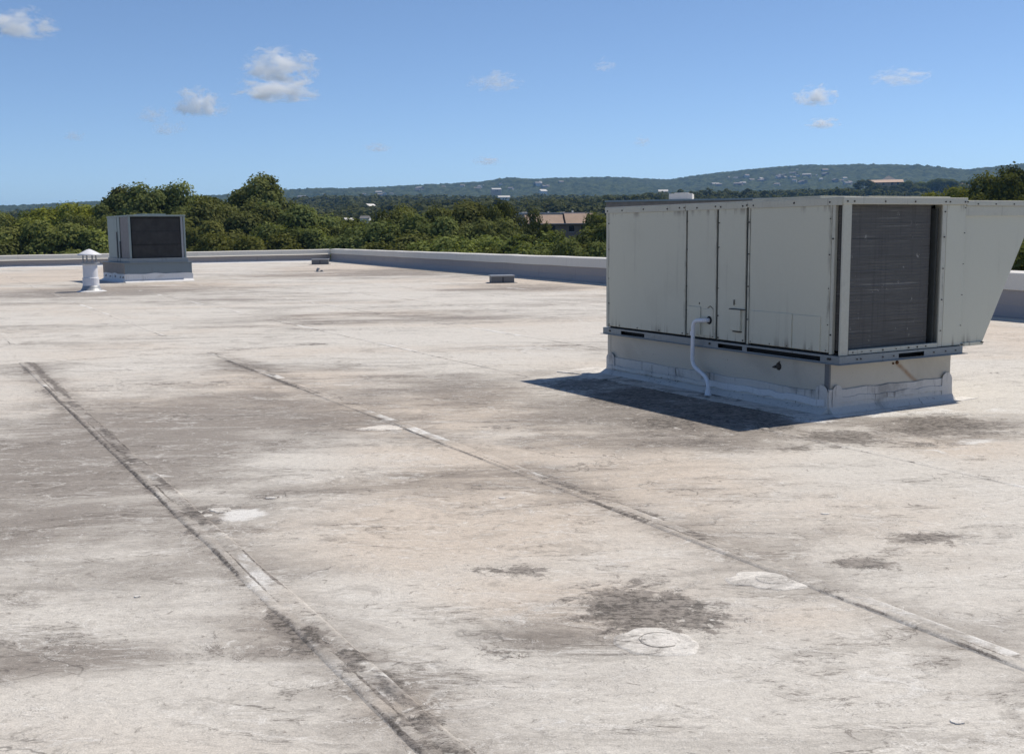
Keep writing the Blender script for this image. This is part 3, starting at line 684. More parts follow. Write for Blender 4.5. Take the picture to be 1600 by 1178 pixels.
def tongue(axis, c, w, z1, off, mat=MEMB):
    """corner reinforcement with a rounded top"""
    pts = [(c - w / 2, .03), (c + w / 2, .03)] + [(c + w / 2 * math.cos(a), z1 - w / 2 + w / 2 * math.sin(a)) for a in np.linspace(0, math.pi, 9)]
    if axis == 'l': MB().prism([(CX0 - off, y, z) for y, z in pts], (-.005, 0, 0)).build('corner_patch', mat, curb)
    else: MB().prism([(x, CY0 - off, z) for x, z in pts], (0, -.005, 0)).build('corner_patch', mat, curb)
tongue('l', CY0 + .06, .13, .225, .016); tongue('l', CY1 - .07, .14, .215, .016); tongue('e', CX0 + .07, .095, .225, .016); tongue('e', CX1 - .06, .115, .235, .016)
# hole with frayed sealant, rusty bolt
m = MB(); m.tube([(CX0 + .001, .66, .318), (CX0 - .010, .66, .318)], [.035, .022], 9); m.tube([(CX0 - .002, .69, .312), (CX0 - .012, .72, .305)], [.014, .004], 6); m.tube([(CX0 - .003, .655, .345), (CX0 - .014, .64, .362)], [.008, .002], 5); m.build('sealed_hole', SCREW, curb)
m = MB(); m.tube([(.744, CY0 + .001, .356), (.744, CY0 - .010, .356)], [.018, .012], 8); m.tube([(.70, CY0 + .001, .350), (.70, CY0 - .006, .350)], .009, 7); m.build('rusty_bolt', simple('rust', (0.10, 0.045, 0.02), 0.9), curb)
# white apron lying on the roof around the curb
def apron(nm, poly, z, mat):
    ring = []
    for i in range(len(poly)):
        a = Vector(poly[i]); b = Vector(poly[(i + 1) % len(poly)]); n = max(1, int((b - a).length / .12))
        for k in range(n):
            p = a.lerp(b, k / n); ring.append((p.x + rnd.uniform(-.012, .012), p.y + rnd.uniform(-.012, .012)))
    n = len(ring); m = MB(); cx = sum(p[0] for p in ring) / n; cyy = sum(p[1] for p in ring) / n
    m.add([(x, y, .0006) for x, y in ring] + [(x + (cx - x) * .012, y + (cyy - y) * .012, z) for x, y in ring], [(k, (k + 1) % n, n + (k + 1) % n, n + k) for k in range(n)] + [tuple(range(n, 2 * n))])
    return m.build(nm, mat, curb)
APR = roof_mat('apron_coating', 0.14, False, 0.18)
apron('apron_sheet', [(-.05, -.05), (1.62, .0), (1.60, .12), (-.05, .12)], .005, APR)
apron('apron_sheet', [(-.30, -.02), (.02, -.02), (.02, 3.2), (-.34, 3.25), (-.32, 1.6)], .006, roof_mat('apron_grey', .03, False, 1.0))
apron('apron_sheet', [(-.30, 3.10), (.3, 3.10), (.1, 3.55), (-.42, 3.45)], .008, APR)

# condensate drain pipe: out of the panel, down, jogged, into the roof
def bend(pts, r=.05, n=6):
    pts = [Vector(p) for p in pts]; out = [pts[0]]
    for i in range(1, len(pts) - 1):
        a, b, c = pts[i - 1], pts[i], pts[i + 1]
        ra = min(r, (a - b).length * .48, (c - b).length * .48)
        p0 = b + (a - b).normalized() * ra; p2 = b + (c - b).normalized() * ra
        for k in range(n + 1):
            t = k / n; out.append(p0.lerp(b, t).lerp(b.lerp(p2, t), t))
    return out + [pts[-1]]
pipe = empty('drain_pipe', UB + AV * -.15 + AU * 1.36, 0); tag(pipe, 'bent white plastic drain pipe on the side of the large rooftop unit', 'pipe')
pth = bend([(-.008, 1.515, .640), (-.075, 1.525, .640), (-.085, 1.655, .632), (-.085, 1.665, .235), (-.115, 1.430, .150), (-.150, 1.360, .10), (-.150, 1.360, .003)], .075)
def unit_to_world(p): return UB + AV * p[0] + AU * p[1] + Vector((0, 0, p[2]))
mb = MB(); mb.tube([unit_to_world(p) - pipe.location for p in pth], .0185, 12); mb.build('pipe', PVC, pipe, smooth=True)
mb = MB(); w0 = unit_to_world((-.0125, 1.515, .640)) - pipe.location; mb.tube([w0, w0 - AV * .012], [.040, .034], 14); mb.build('grommet', DARK, pipe)
for zz, yy, xx in ((.50, 1.6655, -.085),):
    w0 = unit_to_world((xx, yy, zz)) - pipe.location; mb = MB(); mb.tube([w0, w0 + Vector((0, 0, .035))], .0215, 12); mb.build('coupling', PVC, pipe)
w0 = unit_to_world((-.150, 1.360, .004)) - pipe.location; mb = MB(); mb.tube([w0, w0 + Vector((0, 0, .05))], [.032, .021], 12); mb.build('coupling', PVC, pipe)

# ================================================================== SMALL ROOFTOP UNIT
c0 = on_roof(196, 442); c1 = on_roof(315, 440.5); U2W = (c1 - c0).dot(AV)
U2D = 2.95; kz = c0.y / F_PX
unit2 = empty('rooftop_unit', c0, ANG + .06); tag(unit2, 'small grey green rooftop unit with dark open grille near the far parapet', 'rooftop unit')
hC = 30 * kz; hR = 36 * kz; hT = 104 * kz                      # curb top, cabinet foot, cabinet top
m = MB(); m.box(0, U2W, 0, U2D, 0, hC); m.build('curb', CURBG, unit2, .01)
m = MB(); m.box(-.012, .001, .01, U2D, .13, hC - .004); m.build('curb_side_board', simple('faded_board', (0.26, 0.235, 0.21), .8), unit2)
m = MB(); m.box(-.06, U2W + .05, -.06, U2D + .05, hC - .002, hC + .012); m.build('curb_cap', GALV, unit2)
for nm, a, b, nn in (('flashing', Vector((-.02, 0, 0)), Vector((U2W + .02, 0, 0)), Vector((0, -1, 0))), ('flashing', Vector((0, -.02, 0)), Vector((0, U2D, 0)), Vector((-1, 0, 0)))):
    skirt(nm, (a, b, nn), MEMBW, unit2, .27, .16, n=20, jit=.03)
x0_, x1_ = (206 - 196) * kz * 1.03, (291 - 196) * kz * 1.03
Y0, YD, zb, zt = .06, 2.9, hR, hT
m = MB(); m.box(x0_ + .01, x1_ - .01, Y0 + .10, YD - .01, zb, zt - .02); m.build('inner_body', DARK, unit2)
m = MB(); m.box(x0_ - .04, x1_ + .04, Y0 - .04, YD + .04, hC + .012, zb + .02); m.box(x0_ + .55, x0_ + .85, Y0 - .043, Y0, hC + .03, hC + .085); m.build('base_rail', GALV, unit2, .006)
pw = .055
m = MB(); m.box(x0_, x0_ + pw, Y0, Y0 + .06, zb + .02, zt - .04); m.build('corner_post', GREEN, unit2, .005)
m = MB(); m.box(x1_ - pw, x1_, Y0, Y0 + .06, zb + .02, zt - .04); m.build('corner_post', GREEN, unit2, .005)
m = MB(); m.box(x0_ - .02, x1_ + .02, Y0 - .02, YD + .02, zt - .04, zt + .01); m.build('top_cover', GREEN, unit2, .006)
m = MB(); m.box(x0_ + .5, x1_ - .5, .4, 1.4, zt + .01, zt + .05); m.build('fan_deck', GREEN, unit2, .006)
for k in range(3):
    dz = (zt - zb - .10) / 3
    m = MB(); m.box(x0_ + pw + .05, x1_ - pw - .09, Y0 + .085 - .012 * (2 - k), Y0 + .099, zb + .03 + k * dz, zb + .03 + (k + 1) * dz - .012); m.build('grille_panel', DCOIL, unit2)
m = MB(); m.box(x1_ - pw - .075, x1_ - pw - .01, Y0 + .03, Y0 + .10, zb + .02, zt - .04); m.build('coil_end_plate', VENTG, unit2)
m = MB(); m.box(x0_ - .003, x0_ + .012, Y0 + .06, 1.15, zb + .02, zt - .045); m.build('side_panel', simple('faded_grey_panel', (0.19, 0.185, 0.19), .7), unit2, .004)
m = MB(); m.box(x0_ - .006, x0_ + .012, .1 + 1.15, 1.55, zb + .02, zt - .045); m.build('side_panel', GREEN, unit2, .004)
m = MB(); m.box(x0_ - .006, x0_ + .012, 1.62, YD, zb + .02, zt - .045); m.build('side_panel', GREEN, unit2, .004)
m = MB(); m.tube([(x0_ - .03, 1.58, zb - .2), (x0_ - .03, 1.58, zt - .5)], .018, 6); m.tube([(x0_ - .03, 1.2, zb - .2), (x0_ - .03, 1.2, zb + .55)], .02, 6); m.build('conduit', BLOCK, unit2)

# ================================================================== ROOF VENT
vp = on_roof(143, 455.5); vent = empty('roof_vent', vp, ANG); tag(vent, 'round white roof vent pipe with domed cap beside the small unit', 'vent')
k = vp.y / F_PX; r0 = 12.0 * k
b = MB(); b.lathe([(r0 * 1.7, .004), (r0 * 1.35, .03), (r0 * 1.12, .10), (r0 * 1.05, 9 * k), (r0 * .99, 9.5 * k)]); b.build('base_flashing', VENTG, vent, smooth=True)
b = MB(); b.lathe([(r0 * 1.9, .0035), (r0 * 1.5, .028), (r0 * 1.3, .03)]); b.build('coating_collar', MEMBW, vent, smooth=True)
b = MB(); b.lathe([(r0 * 1.02, 8 * k), (r0 * 1.02, 21 * k), (r0 * 1.0, 21.4 * k), (r0 * .92, 21.6 * k)]); b.build('sleeve', VENTW, vent, smooth=False)
b = MB(); b.lathe([(r0 * .92, 20 * k), (r0 * .90, 43 * k)]); b.build('pipe', VENTW, vent, smooth=True)
b = MB(); b.lathe([(r0 * .9, 42.5 * k), (r0 * 1.22, 43 * k), (r0 * 1.22, 45 * k), (r0 * .8, 45.5 * k), (r0 * .2, 45.6 * k), (0.001, 45.6 * k)]); b.build('collar', VENTG, vent)
for q in range(8):
    a = 2 * math.pi * (q + .3) / 8
    b = MB(); b.tube([(r0 * .86 * math.cos(a), r0 * .86 * math.sin(a), 45 * k), (r0 * .84 * math.cos(a), r0 * .84 * math.sin(a), 58 * k)], r0 * .085, 6); b.build('cage_bar', VENTG, vent)
b = MB(); b.lathe([(r0 * .6, 57 * k), (r0 * 1.50, 56.2 * k), (r0 * 1.52, 56.9 * k), (r0 * 1.22, 58.9 * k), (r0 * .78, 61.8 * k), (r0 * .30, 64.6 * k), (0.001, 65.6 * k)]); b.build('cap', VENTW, vent, smooth=True)

# ================================================================== SMALL BOXES BY THE PARAPETS
def drain_box(px, py, w, h, label, ang):
    p = on_roof(px, py); kk = p.y / F_PX; e = empty('drain_box', p, ang); tag(e, label, 'box', 'boxes beside the parapets')
    ww, hh, dd = w * kk, h * kk, w * kk * .7
    m = MB(); m.prism([(-ww / 2 + .02, 0, .002), (ww / 2 - .02, 0, .002), (ww / 2 - .02, dd, .002), (-ww / 2 + .02, dd, .002)], (0, 0, hh * .82)); m.build('body', BLOCK, e, .01)
    m = MB(); m.box(-ww / 2, ww / 2, -.02, dd + .02, hh * .822, hh); m.build('lid', VENTG, e, .008)
    m = MB(); m.box(-ww / 2 - .06, ww / 2 + .06, -.08, dd + .06, .0, .010); m.build('base_plate', BLOCK, e)
    m = MB(); m.box(-.012, .012, -.006, .001, .02, hh * .80); m.build('corner_seam', DARK, e)
drain_box(786, 442.5, 38, 12, 'low dark grey metal box beside the right parapet', 0.15)
drain_box(500, 413.5, 27, 8.5, 'small dark box in the far corner where the parapets meet', 0.1)
p = on_roof(498, 425); st = empty('pipe_stub', p, 0); tag(st, 'tiny grey pipe stub cluster on the roof before the far corner', 'pipe')
m = MB(); m.tube([(-.05, 0, 0), (-.05, 0, .09), (-.02, -.03, .13), (.03, -.05, .11)], [.05, .045, .04, .04], 8); m.build('bent_stub', VENTG, st)
m = MB(); m.tube([(.11, .02, 0), (.11, .02, .07)], [.06, .04], 8); m.build('short_stub', BLOCK, st)
m = MB(); m.tube([(.02, 0, 0.001), (.02, 0, .02)], [.2, .16], 12); m.build('base_flange', BLOCK, st)

# ================================================================== LAND
HZ = lambda px: 371.7 - 0.01087 * px                      # the level line
SKY = [(-1400, 330), (-400, 326), (0, 321), (150, 316), (300, 309), (450, 299), (600, 293), (700, 289), (800, 283), (880, 280), (960, 279), (1040, 283), (1100, 275), (1160, 268), (1240, 262), (1340, 260), (1420, 262), (1500, 269), (1560, 263), (1600, 257), (1800, 236), (2300, 245), (3400, 262)]
MIDY = [(-1400, 338), (0, 333), (450, 318), (600, 311), (800, 305), (1000, 302), (1200, 299), (1400, 296), (1600, 293), (3400, 300)]
skx, sky_ = np.array(SKY, float).T; mdx, mdy = np.array(MIDY, float).T
def terrain(x, y):
    r = np.hypot(x, y); az = np.arctan2(x, np.maximum(y, 1e-3)); az = np.clip(az, -1.0, 1.0)
    px = 800 + F_PX * np.tan(az)
    es = (HZ(px) - np.interp(px, skx, sky_)) / F_PX * np.cos(az); em = (HZ(px) - np.interp(px, mdx, mdy)) / F_PX * np.cos(az)
    rh = 2500 + 250 * np.sin(az * 5 + 1); rm = 1050
    zm = EYE + em * rm - 7.5; zr_ = EYE + es * rh - 5
    sm = lambda t: np.clip(t, 0, 1) ** 2 * (3 - 2 * np.clip(t, 0, 1))
    z = GROUND + (zm - GROUND) * np.clip((r - 120) / (rm - 120), 0, 1) ** 1.15
    dip = zm - 14
    z = np.where(r > rm, zm + (dip - zm) * sm((r - rm) / 350), z)
    z = np.where(r > rm + 350, dip + (zr_ - dip) * sm((r - rm - 350) / (rh - rm - 350)), z)
    z = np.where(r > rh, np.maximum(zr_ - (r - rh) * 0.05, -40), z)
    und = (fbm(x / 170 + 50, y / 170 + 50, 4, 2) - .47)
    z = z + und * np.clip((r - 160) / 500, 0, 1) * (16 + 14 * np.clip((r - 1400) / 600, 0, 1)) * np.where(r > rh - 250, .35, 1)
    return np.where(y < -50, GROUND, z)
# one sheet: fine ahead where the camera looks, coarse elsewhere
az = np.concatenate([np.linspace(-math.pi, -.66, 26)[:-1], np.linspace(-.66, .66, 640), np.linspace(.66, math.pi, 26)[1:-1]])
rr = np.concatenate([np.array([0.5, 20, 50, 80, 100]), np.arange(120, 1000, 22), np.arange(1000, 1700, 24), np.arange(1700, 3000, 11), np.geomspace(3000, 30000, 16)])
A2, R2 = np.meshgrid(az, rr); TX, TY = R2 * np.sin(A2), R2 * np.cos(A2); TZ = terrain(TX, TY)
fuzz = rng.random(TZ.shape); TZ = TZ + np.where((R2 > 1500) & (R2 < 3000), fuzz ** 2 * 4.5, 0)
TZ = np.where(np.abs(A2) > .9, np.where(R2 > 200, np.minimum(TZ, 40), GROUND), TZ)
nr, na_ = TZ.shape; ii = np.arange(nr * na_).reshape(nr, na_)
Fq = np.stack([ii[:-1, :], np.roll(ii, -1, 1)[:-1, :], np.roll(ii, -1, 1)[1:, :], ii[1:, :]], -1).reshape(-1, 4)[:, ::-1]
def land_material():
    m, nt, out = new_mat('wooded_land')
    P = N(nt, 'ShaderNodeNewGeometry').outputs['Position']
    n1 = NOISE(nt, P, 0.07, 5, 0.65); n2 = NOISE(nt, P, 0.006, 5, 0.6); n3 = NOISE(nt, P, 0.02, 6, 0.7)
    c = MIX(nt, RAMP(nt, n1, .35, .68), c4((0.018, 0.028, 0.012)), c4((0.075, 0.092, 0.042)))
    c = MIX(nt, RAMP(nt, n2, .5, .7, 0, .5), c, c4((0.05, 0.058, 0.03)))
    c = MIX(nt, RAMP(nt, n3, .70, .78, 0, .8), c, c4((0.24, 0.20, 0.15)))
    finish(nt, out, c, 0.95, 0, bump=n1, bump_s=0.7, bump_d=4.0, spec=.1)
    return m
land = link('ground', np_mesh('ground', np.stack([TX, TY, TZ], -1).reshape(-1, 3), Fq), land_material())
tag(land, 'wooded ground rising to low blue hills', None, None, 'structure')

# ================================================================== TREES
LEAF = leaf_mat('oak_leaves', (0.054, 0.067, 0.024), (0.245, 0.262, 0.092))
LEAFY = leaf_mat('yellow_green_leaves', (0.100, 0.108, 0.022), (0.310, 0.300, 0.060))
LEAFL = leaf_mat('light_green_leaves', (0.088, 0.105, 0.030), (0.300, 0.315, 0.100))
LEAFD = leaf_mat('far_wood_leaves', (0.060, 0.074, 0.032), (0.230, 0.245, 0.105), .2)
LEAFB = leaf_mat('brownish_leaves', (0.060, 0.055, 0.028), (0.115, 0.100, 0.050))
BARK = weathered('grey_bark', (0.085, 0.072, 0.060), (0.03, 0.025, 0.02), .6, 3, .9)

def leaf_cards(cent, nrm, size, g, jit=.75):
    """one small quad per leaf spray, roughly facing nrm"""
    n = len(cent)
    nr_ = nrm + g.normal(0, jit, (n, 3)); nr_ /= np.linalg.norm(nr_, axis=1, keepdims=True) + 1e-9
    t = np.cross(nr_, g.normal(0, 1, (n, 3))); t /= np.linalg.norm(t, axis=1, keepdims=True) + 1e-9
    b = np.cross(nr_, t); s = size * g.uniform(.6, 1.35, (n, 1))
    t = t * s * .5; b = b * s * g.uniform(.30, .55, (n, 1))
    V = np.stack([cent - t, cent - b * .9 + t * .1, cent + t, cent + b], 1).reshape(-1, 3)
    return V, np.arange(n * 4).reshape(n, 4)
def lobes_for(g, nl, rx, rz, zc, rl):
    """leaf masses spread unevenly over a spreading crown"""
    out = []
    while len(out) < nl:
        d = g.normal(0, 1, 3); d /= np.linalg.norm(d)
        if d[2] < -.45: continue
        k = g.uniform(.45, 1.0) ** .6
        p = np.array([d[0] * rx * k, d[1] * rx * k, zc + d[2] * rz * k])
        out.append((p, rl * g.uniform(.6, 1.25)))
    return out
def crown_arrays(g, lobes, per, size):
    C, NN, T = [], [], []
    for (p, r) in lobes:
        n = int(per * r * r)
        d = g.normal(0, 1, (n, 3)); d /= np.linalg.norm(d, axis=1, keepdims=True)
        d[:, 2] = np.where(d[:, 2] < -.5, -d[:, 2], d[:, 2])
        k = g.uniform(.2, 1.0, (n, 1)) ** .3 * (1 + .13 * g.normal(0, 1, (n, 1)))
        C.append(p + d * k * r * np.array([1, 1, .78])); NN.append(d + np.array([.25, .1, .75])); T.append(np.clip(g.normal(.5, .28) + g.normal(0, .18, n), 0, 1))
    return np.concatenate(C), np.concatenate(NN), np.concatenate(T)
VAR = []
def make_variant(seed, nl, rx, rz, zc, rl, per, size):
    g = np.random.default_rng(seed); lobes = lobes_for(g, nl + 8, rx, rz, zc, rl)
    C, NN, T = crown_arrays(g, lobes, per, size); V, Fq = leaf_cards(C, NN, size, g, .5)
    cm = np_mesh('crown', V, Fq, T)
    m = MB(); zf = zc - rz * .75
    m.tube([(0, 0, 0), (.08, .05, zf * .5), (.0, .1, zf), (.1, 0, zc)], [.48, .38, .33, .16], 8)
    for (p, r) in lobes[::3]:
        a = Vector((0, .05, zf * g.uniform(.75, 1.0))); e = Vector(p); mid = a.lerp(e, .5) + Vector((0, 0, -.25))
        m.tube([a, mid, e], [.17, .11, .035], 5)
    return cm, m.mesh('trunk', True), float(V[:, 2].max()), float(np.abs(V[:, :2]).max())
VARIANTS = [make_variant(11, 46, 4.6, 3.2, 6.3, 1.02, 470, .215), make_variant(12, 52, 5.2, 2.7, 6.4, 1.0, 470, .215),
            make_variant(13, 40, 3.8, 3.5, 6.2, 1.02, 470, .215), make_variant(14, 56, 5.0, 3.4, 5.8, .98, 470, .215),
            make_variant(15, 40, 4.2, 3.0, 6.0, 1.1, 460, .22)]
MESHCACHE = {}
def tree(px, topy, dist, var, label, mat=LEAF, wide=1.0, name='oak_tree', group=None, squash=1.0):
    P = at_dist(px, topy, dist); gz = float(terrain(np.array([P.x]), np.array([P.y]))[0])
    cm, tm, H, Rw = VARIANTS[var]
    s = (P.z - gz) / H * 1.05
    key = (var, mat.name)
    if key not in MESHCACHE:
        c2 = cm.copy(); c2.materials.clear(); c2.materials.append(mat); MESHCACHE[key] = c2
    e = empty(name, (P.x, P.y, gz - .1), rnd.uniform(0, 6.28)); tag(e, label, 'tree', group)
    sx = s * wide
    for nm, mm, mt in (('crown', MESHCACHE[key], None), ('trunk', tm, BARK)):
        o = link(nm, mm, mt, e); o.scale = (sx, sx, s)
    return e
FARL, RGT = 'trees beyond the far left parapet', 'trees beyond the right parapet'
TREES = [
 (238, 288, 96, 0, 'tall oak with rounded crown rising directly behind the small unit', LEAF, .82, FARL),
 (192, 296, 98, 2, 'tall oak left of the rounded crown, above the small unit', LEAF, .78, FARL),
 (412, 278, 92, 2, 'tallest oak with open airy top, right of the small unit', LEAF, .80, FARL),
 (300, 306, 104, 1, 'oak with low top midway between the two tallest oaks', LEAF, .80, FARL),
 (345, 310, 110, 3, 'oak just left of the tallest oak', LEAF, .8, FARL),
 (372, 318, 84, 4, 'dense dark oak in front of the tallest oak, leftward', LEAF, .85, FARL),
 (455, 322, 86, 3, 'broad oak at the right foot of the tallest oak', LEAF, .95, FARL),
 (505, 338, 92, 1, 'spreading oak left of the white houses in the valley', LEAF, .9, FARL),
 (548, 352, 84, 4, 'low oak behind the corner where the parapets meet', LEAF, .9, FARL),
 (330, 346, 78, 3, 'light green bushy tree immediately right of the small unit', LEAFL, .85, FARL),
 (375, 368, 72, 4, 'low pale shrub tree peeping over the parapet right of the small unit', LEAFL, .9, FARL),
 (432, 352, 76, 0, 'dark tree low over the parapet below the tallest oak', LEAF, .9, FARL),
 (490, 360, 74, 2, 'rounded low tree over the parapet left of its corner', LEAF, 1.0, FARL),
 (112, 322, 104, 4, 'yellow green tree behind the white roof vent', LEAFY, .9, FARL),
 (72, 328, 108, 1, 'yellowish broad tree left of the white roof vent', LEAFY, .85, FARL),
 (15, 334, 110, 3, 'dark tree at the left edge of the view', LEAF, .9, FARL),
 (-30, 338, 104, 0, 'dark tree partly cut by the left edge of the view', LEAF, .9, FARL),
 (150, 338, 90, 0, 'dark green tree between the yellow tree and the small unit', LEAF, .8, FARL),
 (40, 358, 82, 4, 'low green bush tree over the parapet at far left', LEAFL, 1.0, FARL),
 (95, 350, 80, 3, 'green bushy tree low behind the white roof vent', LEAFL, .95, FARL),
 (-10, 362, 80, 0, 'low tree over the parapet at the very left edge', LEAF, 1.0, FARL),
 (145, 360, 78, 2, 'small tree filling the gap left of the small unit', LEAFL, 1.0, FARL),
 (250, 335, 84, 4, 'tree standing directly behind the top of the small unit', LEAF, .9, FARL),
 (655, 324, 78, 0, 'left peak of the green tree clump over the right parapet', LEAF, .85, RGT),
 (732, 319, 80, 2, 'middle peak of the green tree clump over the right parapet', LEAF, .95, RGT),
 (788, 318, 80, 1, 'right peak of the tree clump, left of the tan building', LEAF, .52, RGT),
 (610, 350, 70, 4, 'low tree at the left end of the clump over the right parapet', LEAF, .95, RGT),
 (695, 340, 68, 3, 'tree low in the clump between its left and middle peaks', LEAF, .85, RGT),
 (762, 345, 66, 0, 'tree low in the clump between its middle and right peaks', LEAF, .85, RGT),
 (640, 368, 60, 2, 'bush tree just over the parapet under the left peak', LEAF, 1.1, RGT),
 (720, 372, 58, 4, 'bush tree just over the parapet under the middle peak', LEAFL, 1.05, RGT),
 (800, 368, 56, 3, 'bush tree just over the parapet under the right peak', LEAF, 1.0, RGT),
 (855, 352, 70, 2, 'tree in front of the left half of the tan building', LEAF, .38, RGT),
 (880, 380, 58, 4, 'brownish sparse tree below the tan building window', LEAFB, .9, RGT),
 (842, 376, 56, 1, 'low shrub tree above the parapet left of the large unit', LEAF, .8, RGT),
 (938, 336, 70, 0, 'tree between the tan building and the large unit', LEAF, .52, RGT),
 (955, 352, 58, 2, 'dark tree partly hidden by the left edge of the large unit', LEAF, .9, RGT),
 (920, 378, 52, 3, 'low tree over the parapet touching the large unit', LEAF, .8, RGT),
 (1352, 281, 870, 0, 'dark tree left of the knoll house', LEAF, 1.00, 'trees around the knoll houses'),
 (1373, 289, 850, 1, 'tree before the left end of the knoll house', LEAF, 1.00, 'trees around the knoll houses'),
 (1402, 290, 850, 3, 'tree before the right end of the knoll house', LEAF, 1.10, 'trees around the knoll houses'),
 (1420, 283, 880, 2, 'dark tree just right of the knoll house', LEAF, 1.20, 'trees around the knoll houses'),
 (1446, 284, 900, 0, 'round dark tree right of the pinkish house', LEAF, 1.30, 'trees around the knoll houses'),
 (1474, 280, 900, 4, 'large dark tree left of the low tan house', LEAF, 1.30, 'trees around the knoll houses'),
 (1525, 281, 900, 1, 'dark tree right of the low tan house', LEAF, 1.40, 'trees around the knoll houses'),
 (1548, 278, 920, 3, 'dark tree beside the big tree at the right edge', LEAF, 1.40, 'trees around the knoll houses'),
 (1500, 293, 880, 2, 'tree below the low tan house', LEAF, 1.40, 'trees around the knoll houses'),
 (1436, 292, 860, 4, 'tree below the pinkish house', LEAF, 1.40, 'trees around the knoll houses'),
 (1612, 262, 84, 1, 'large dark tree at the right edge above the hood', LEAF, .75, RGT),
 (1500, 297, 120, 4, 'yellow green treetop showing just over the hood', LEAFY, .9, RGT),
 (1600, 330, 56, 0, 'tree seen beyond the sloping edge of the hood', LEAF, 1.0, RGT),
 (1660, 360, 44, 3, 'low tree over the parapet right of the hood', LEAFL, 1.0, RGT),
]
for (px, ty, dd, va, lb, mt, wd, gp) in TREES: tree(px, ty, dd, va, lb, mt, wd, 'oak_tree', gp)

# ================================================================== BUILDINGS
BRICK = simple('brown_brick', (0.52, 0.34, 0.25), .85, 0, .2, 1.5)
TANW = simple('tan_render', (0.50, 0.36, 0.265), .85, 0, .10, .8)
TAND = simple('grey_tan_render', (0.30, 0.235, 0.20), .85, 0, .10, .8)
WHITE = simple('white_wall', (0.66, 0.64, 0.60), .7, 0, .06, .5)
PALE = simple('pale_roofing', (0.55, 0.53, 0.50), .7, 0, .08, .5)
GREYR = simple('grey_shingle', (0.20, 0.19, 0.185), .85, 0, .2, .6)
DARKR = simple('dark_roof', (0.06, 0.055, 0.05), .85, 0, .2, .6)
TANG = simple('pale_brown_tile', (0.24, 0.205, 0.18), .8, 0, .1, .5)
PALEG = simple('weathered_pale_tile', (0.36, 0.345, 0.32), .8, 0, .1, .5)
GLASS = simple('dark_window', (0.02, 0.022, 0.028), .25, 0, .05)
def ground_at(x, y): return float(terrain(np.array([x]), np.array([y]))[0])
# tan flat-roofed building over the right parapet
P = at_dist(868, 334, 150); gz = ground_at(P.x, P.y); tb = empty('office_building', (P.x, P.y, gz), 0.20); tag(tb, 'tan flat roofed building among trees over the right parapet', 'building')
Ht = P.z - gz; kk = 150 / F_PX
x0b, x1b = -46 * kk, 62 * kk
m = MB(); m.box(x0b, x1b, .25, 14, 0, Ht - 16 * kk); m.build('wall', TAND, tb)
def mansard(xa, xb, y0):
    m = MB(); m.prism([(xa, y0, Ht - 15 * kk), (xa, y0 + 1.15, Ht), (xa, 14.1, Ht), (xa, 14.1, Ht - 15 * kk)], (xb - xa, 0, 0)); return m.build('mansard_roof', TANW, tb)
mansard(x0b - .1, 13.5 * kk, -.2); mansard(15.5 * kk, x1b + .1, -.45)
m = MB(); m.prism([(13.5 * kk, .5, Ht - 15 * kk), (13.5 * kk, 1.9, Ht - .1), (13.5 * kk, 3, Ht - 15 * kk)], (2 * kk, 0, 0)); m.build('mansard_gap', DARKR, tb)
m = MB(); m.box(x0b - .3, x1b + .3, -.55, 14, Ht - 16.2 * kk, Ht - 15.02 * kk); m.build('ledge', PALE, tb)
m = MB(); m.box(x0b - .15, x1b + .15, 0.9, 14.2, Ht + .002, Ht + .16); m.build('coping', PALE, tb)
m = MB(); m.box(x0b + 10 * kk, x0b + 13 * kk, .1, 1.6, Ht - 11 * kk, Ht - 3 * kk); m.build('roof_opening', GLASS, tb)
for wx in (-30, -8, 22, 42):
    m = MB(); m.box(wx * kk, (wx + 8) * kk, .20, .26, Ht - 28 * kk, Ht - 19 * kk); w_ = m.build('window', GLASS, tb)
    m = MB(); m.box((wx - .6) * kk, (wx + 8.6) * kk, .17, .25, Ht - 29 * kk, Ht - 28.02 * kk); m.build('sill', PALE, w_)
m = MB(); m.box(x0b - .2, x0b + 7 * kk, 2, 4, Ht + .161, Ht + 3 * kk); m.build('roof_box', WHITE, tb, .03)
m = MB(); m.box(17 * kk, 21 * kk, 2, 4, Ht + .161, Ht + 2.6 * kk); m.build('roof_box', WHITE, tb, .03)
m = MB(); m.tube([(33 * kk, 2, Ht + .16), (33 * kk, 2, Ht + 5 * kk)], .12, 6); m.build('vent_pipe', WHITE, tb)
m = MB(); m.tube([(-6 * kk, 2, Ht + .16), (-6 * kk, 2, Ht + 3.4 * kk)], .12, 6); m.build('vent_pipe', WHITE, tb)
# brick building behind the large unit
P = at_dist(947, 313.5, 135); gz = ground_at(P.x, P.y); bb = empty('office_building', (P.x, P.y, gz), -0.22); tag(bb, 'brown brick flat roofed building showing above the large unit', 'building')
Ht = P.z - gz; kk = 135 / F_PX; bw = 300 * kk
m = MB(); m.box(0, bw, 0, 18, 0, Ht - .2); m.build('wall', BRICK, bb)
m = MB(); m.box(-.15, bw + .15, -.15, 18.1, Ht - .2, Ht); m.build('cornice', PALE, bb)
m = MB(); m.box(3.4, bw, -.22, -.001, Ht - 1.35, Ht - .9); m.build('band_course', TANW, bb)
for wx in np.arange(1.5, bw - 2, 3.2):
    m = MB(); m.box(wx, wx + 1.5, -.03, .02, Ht - 4.2, Ht - 2.4); w_ = m.build('window', GLASS, bb)
    m = MB(); m.box(wx - .1, wx + 1.6, -.10, -.001, Ht - 4.35, Ht - 4.21); m.build('sill', PALE, w_)
m = MB(); m.box(92 * kk, 128 * kk, 4, 8, Ht, Ht + 10 * kk); m.build('roof_box', WHITE, bb, .03)
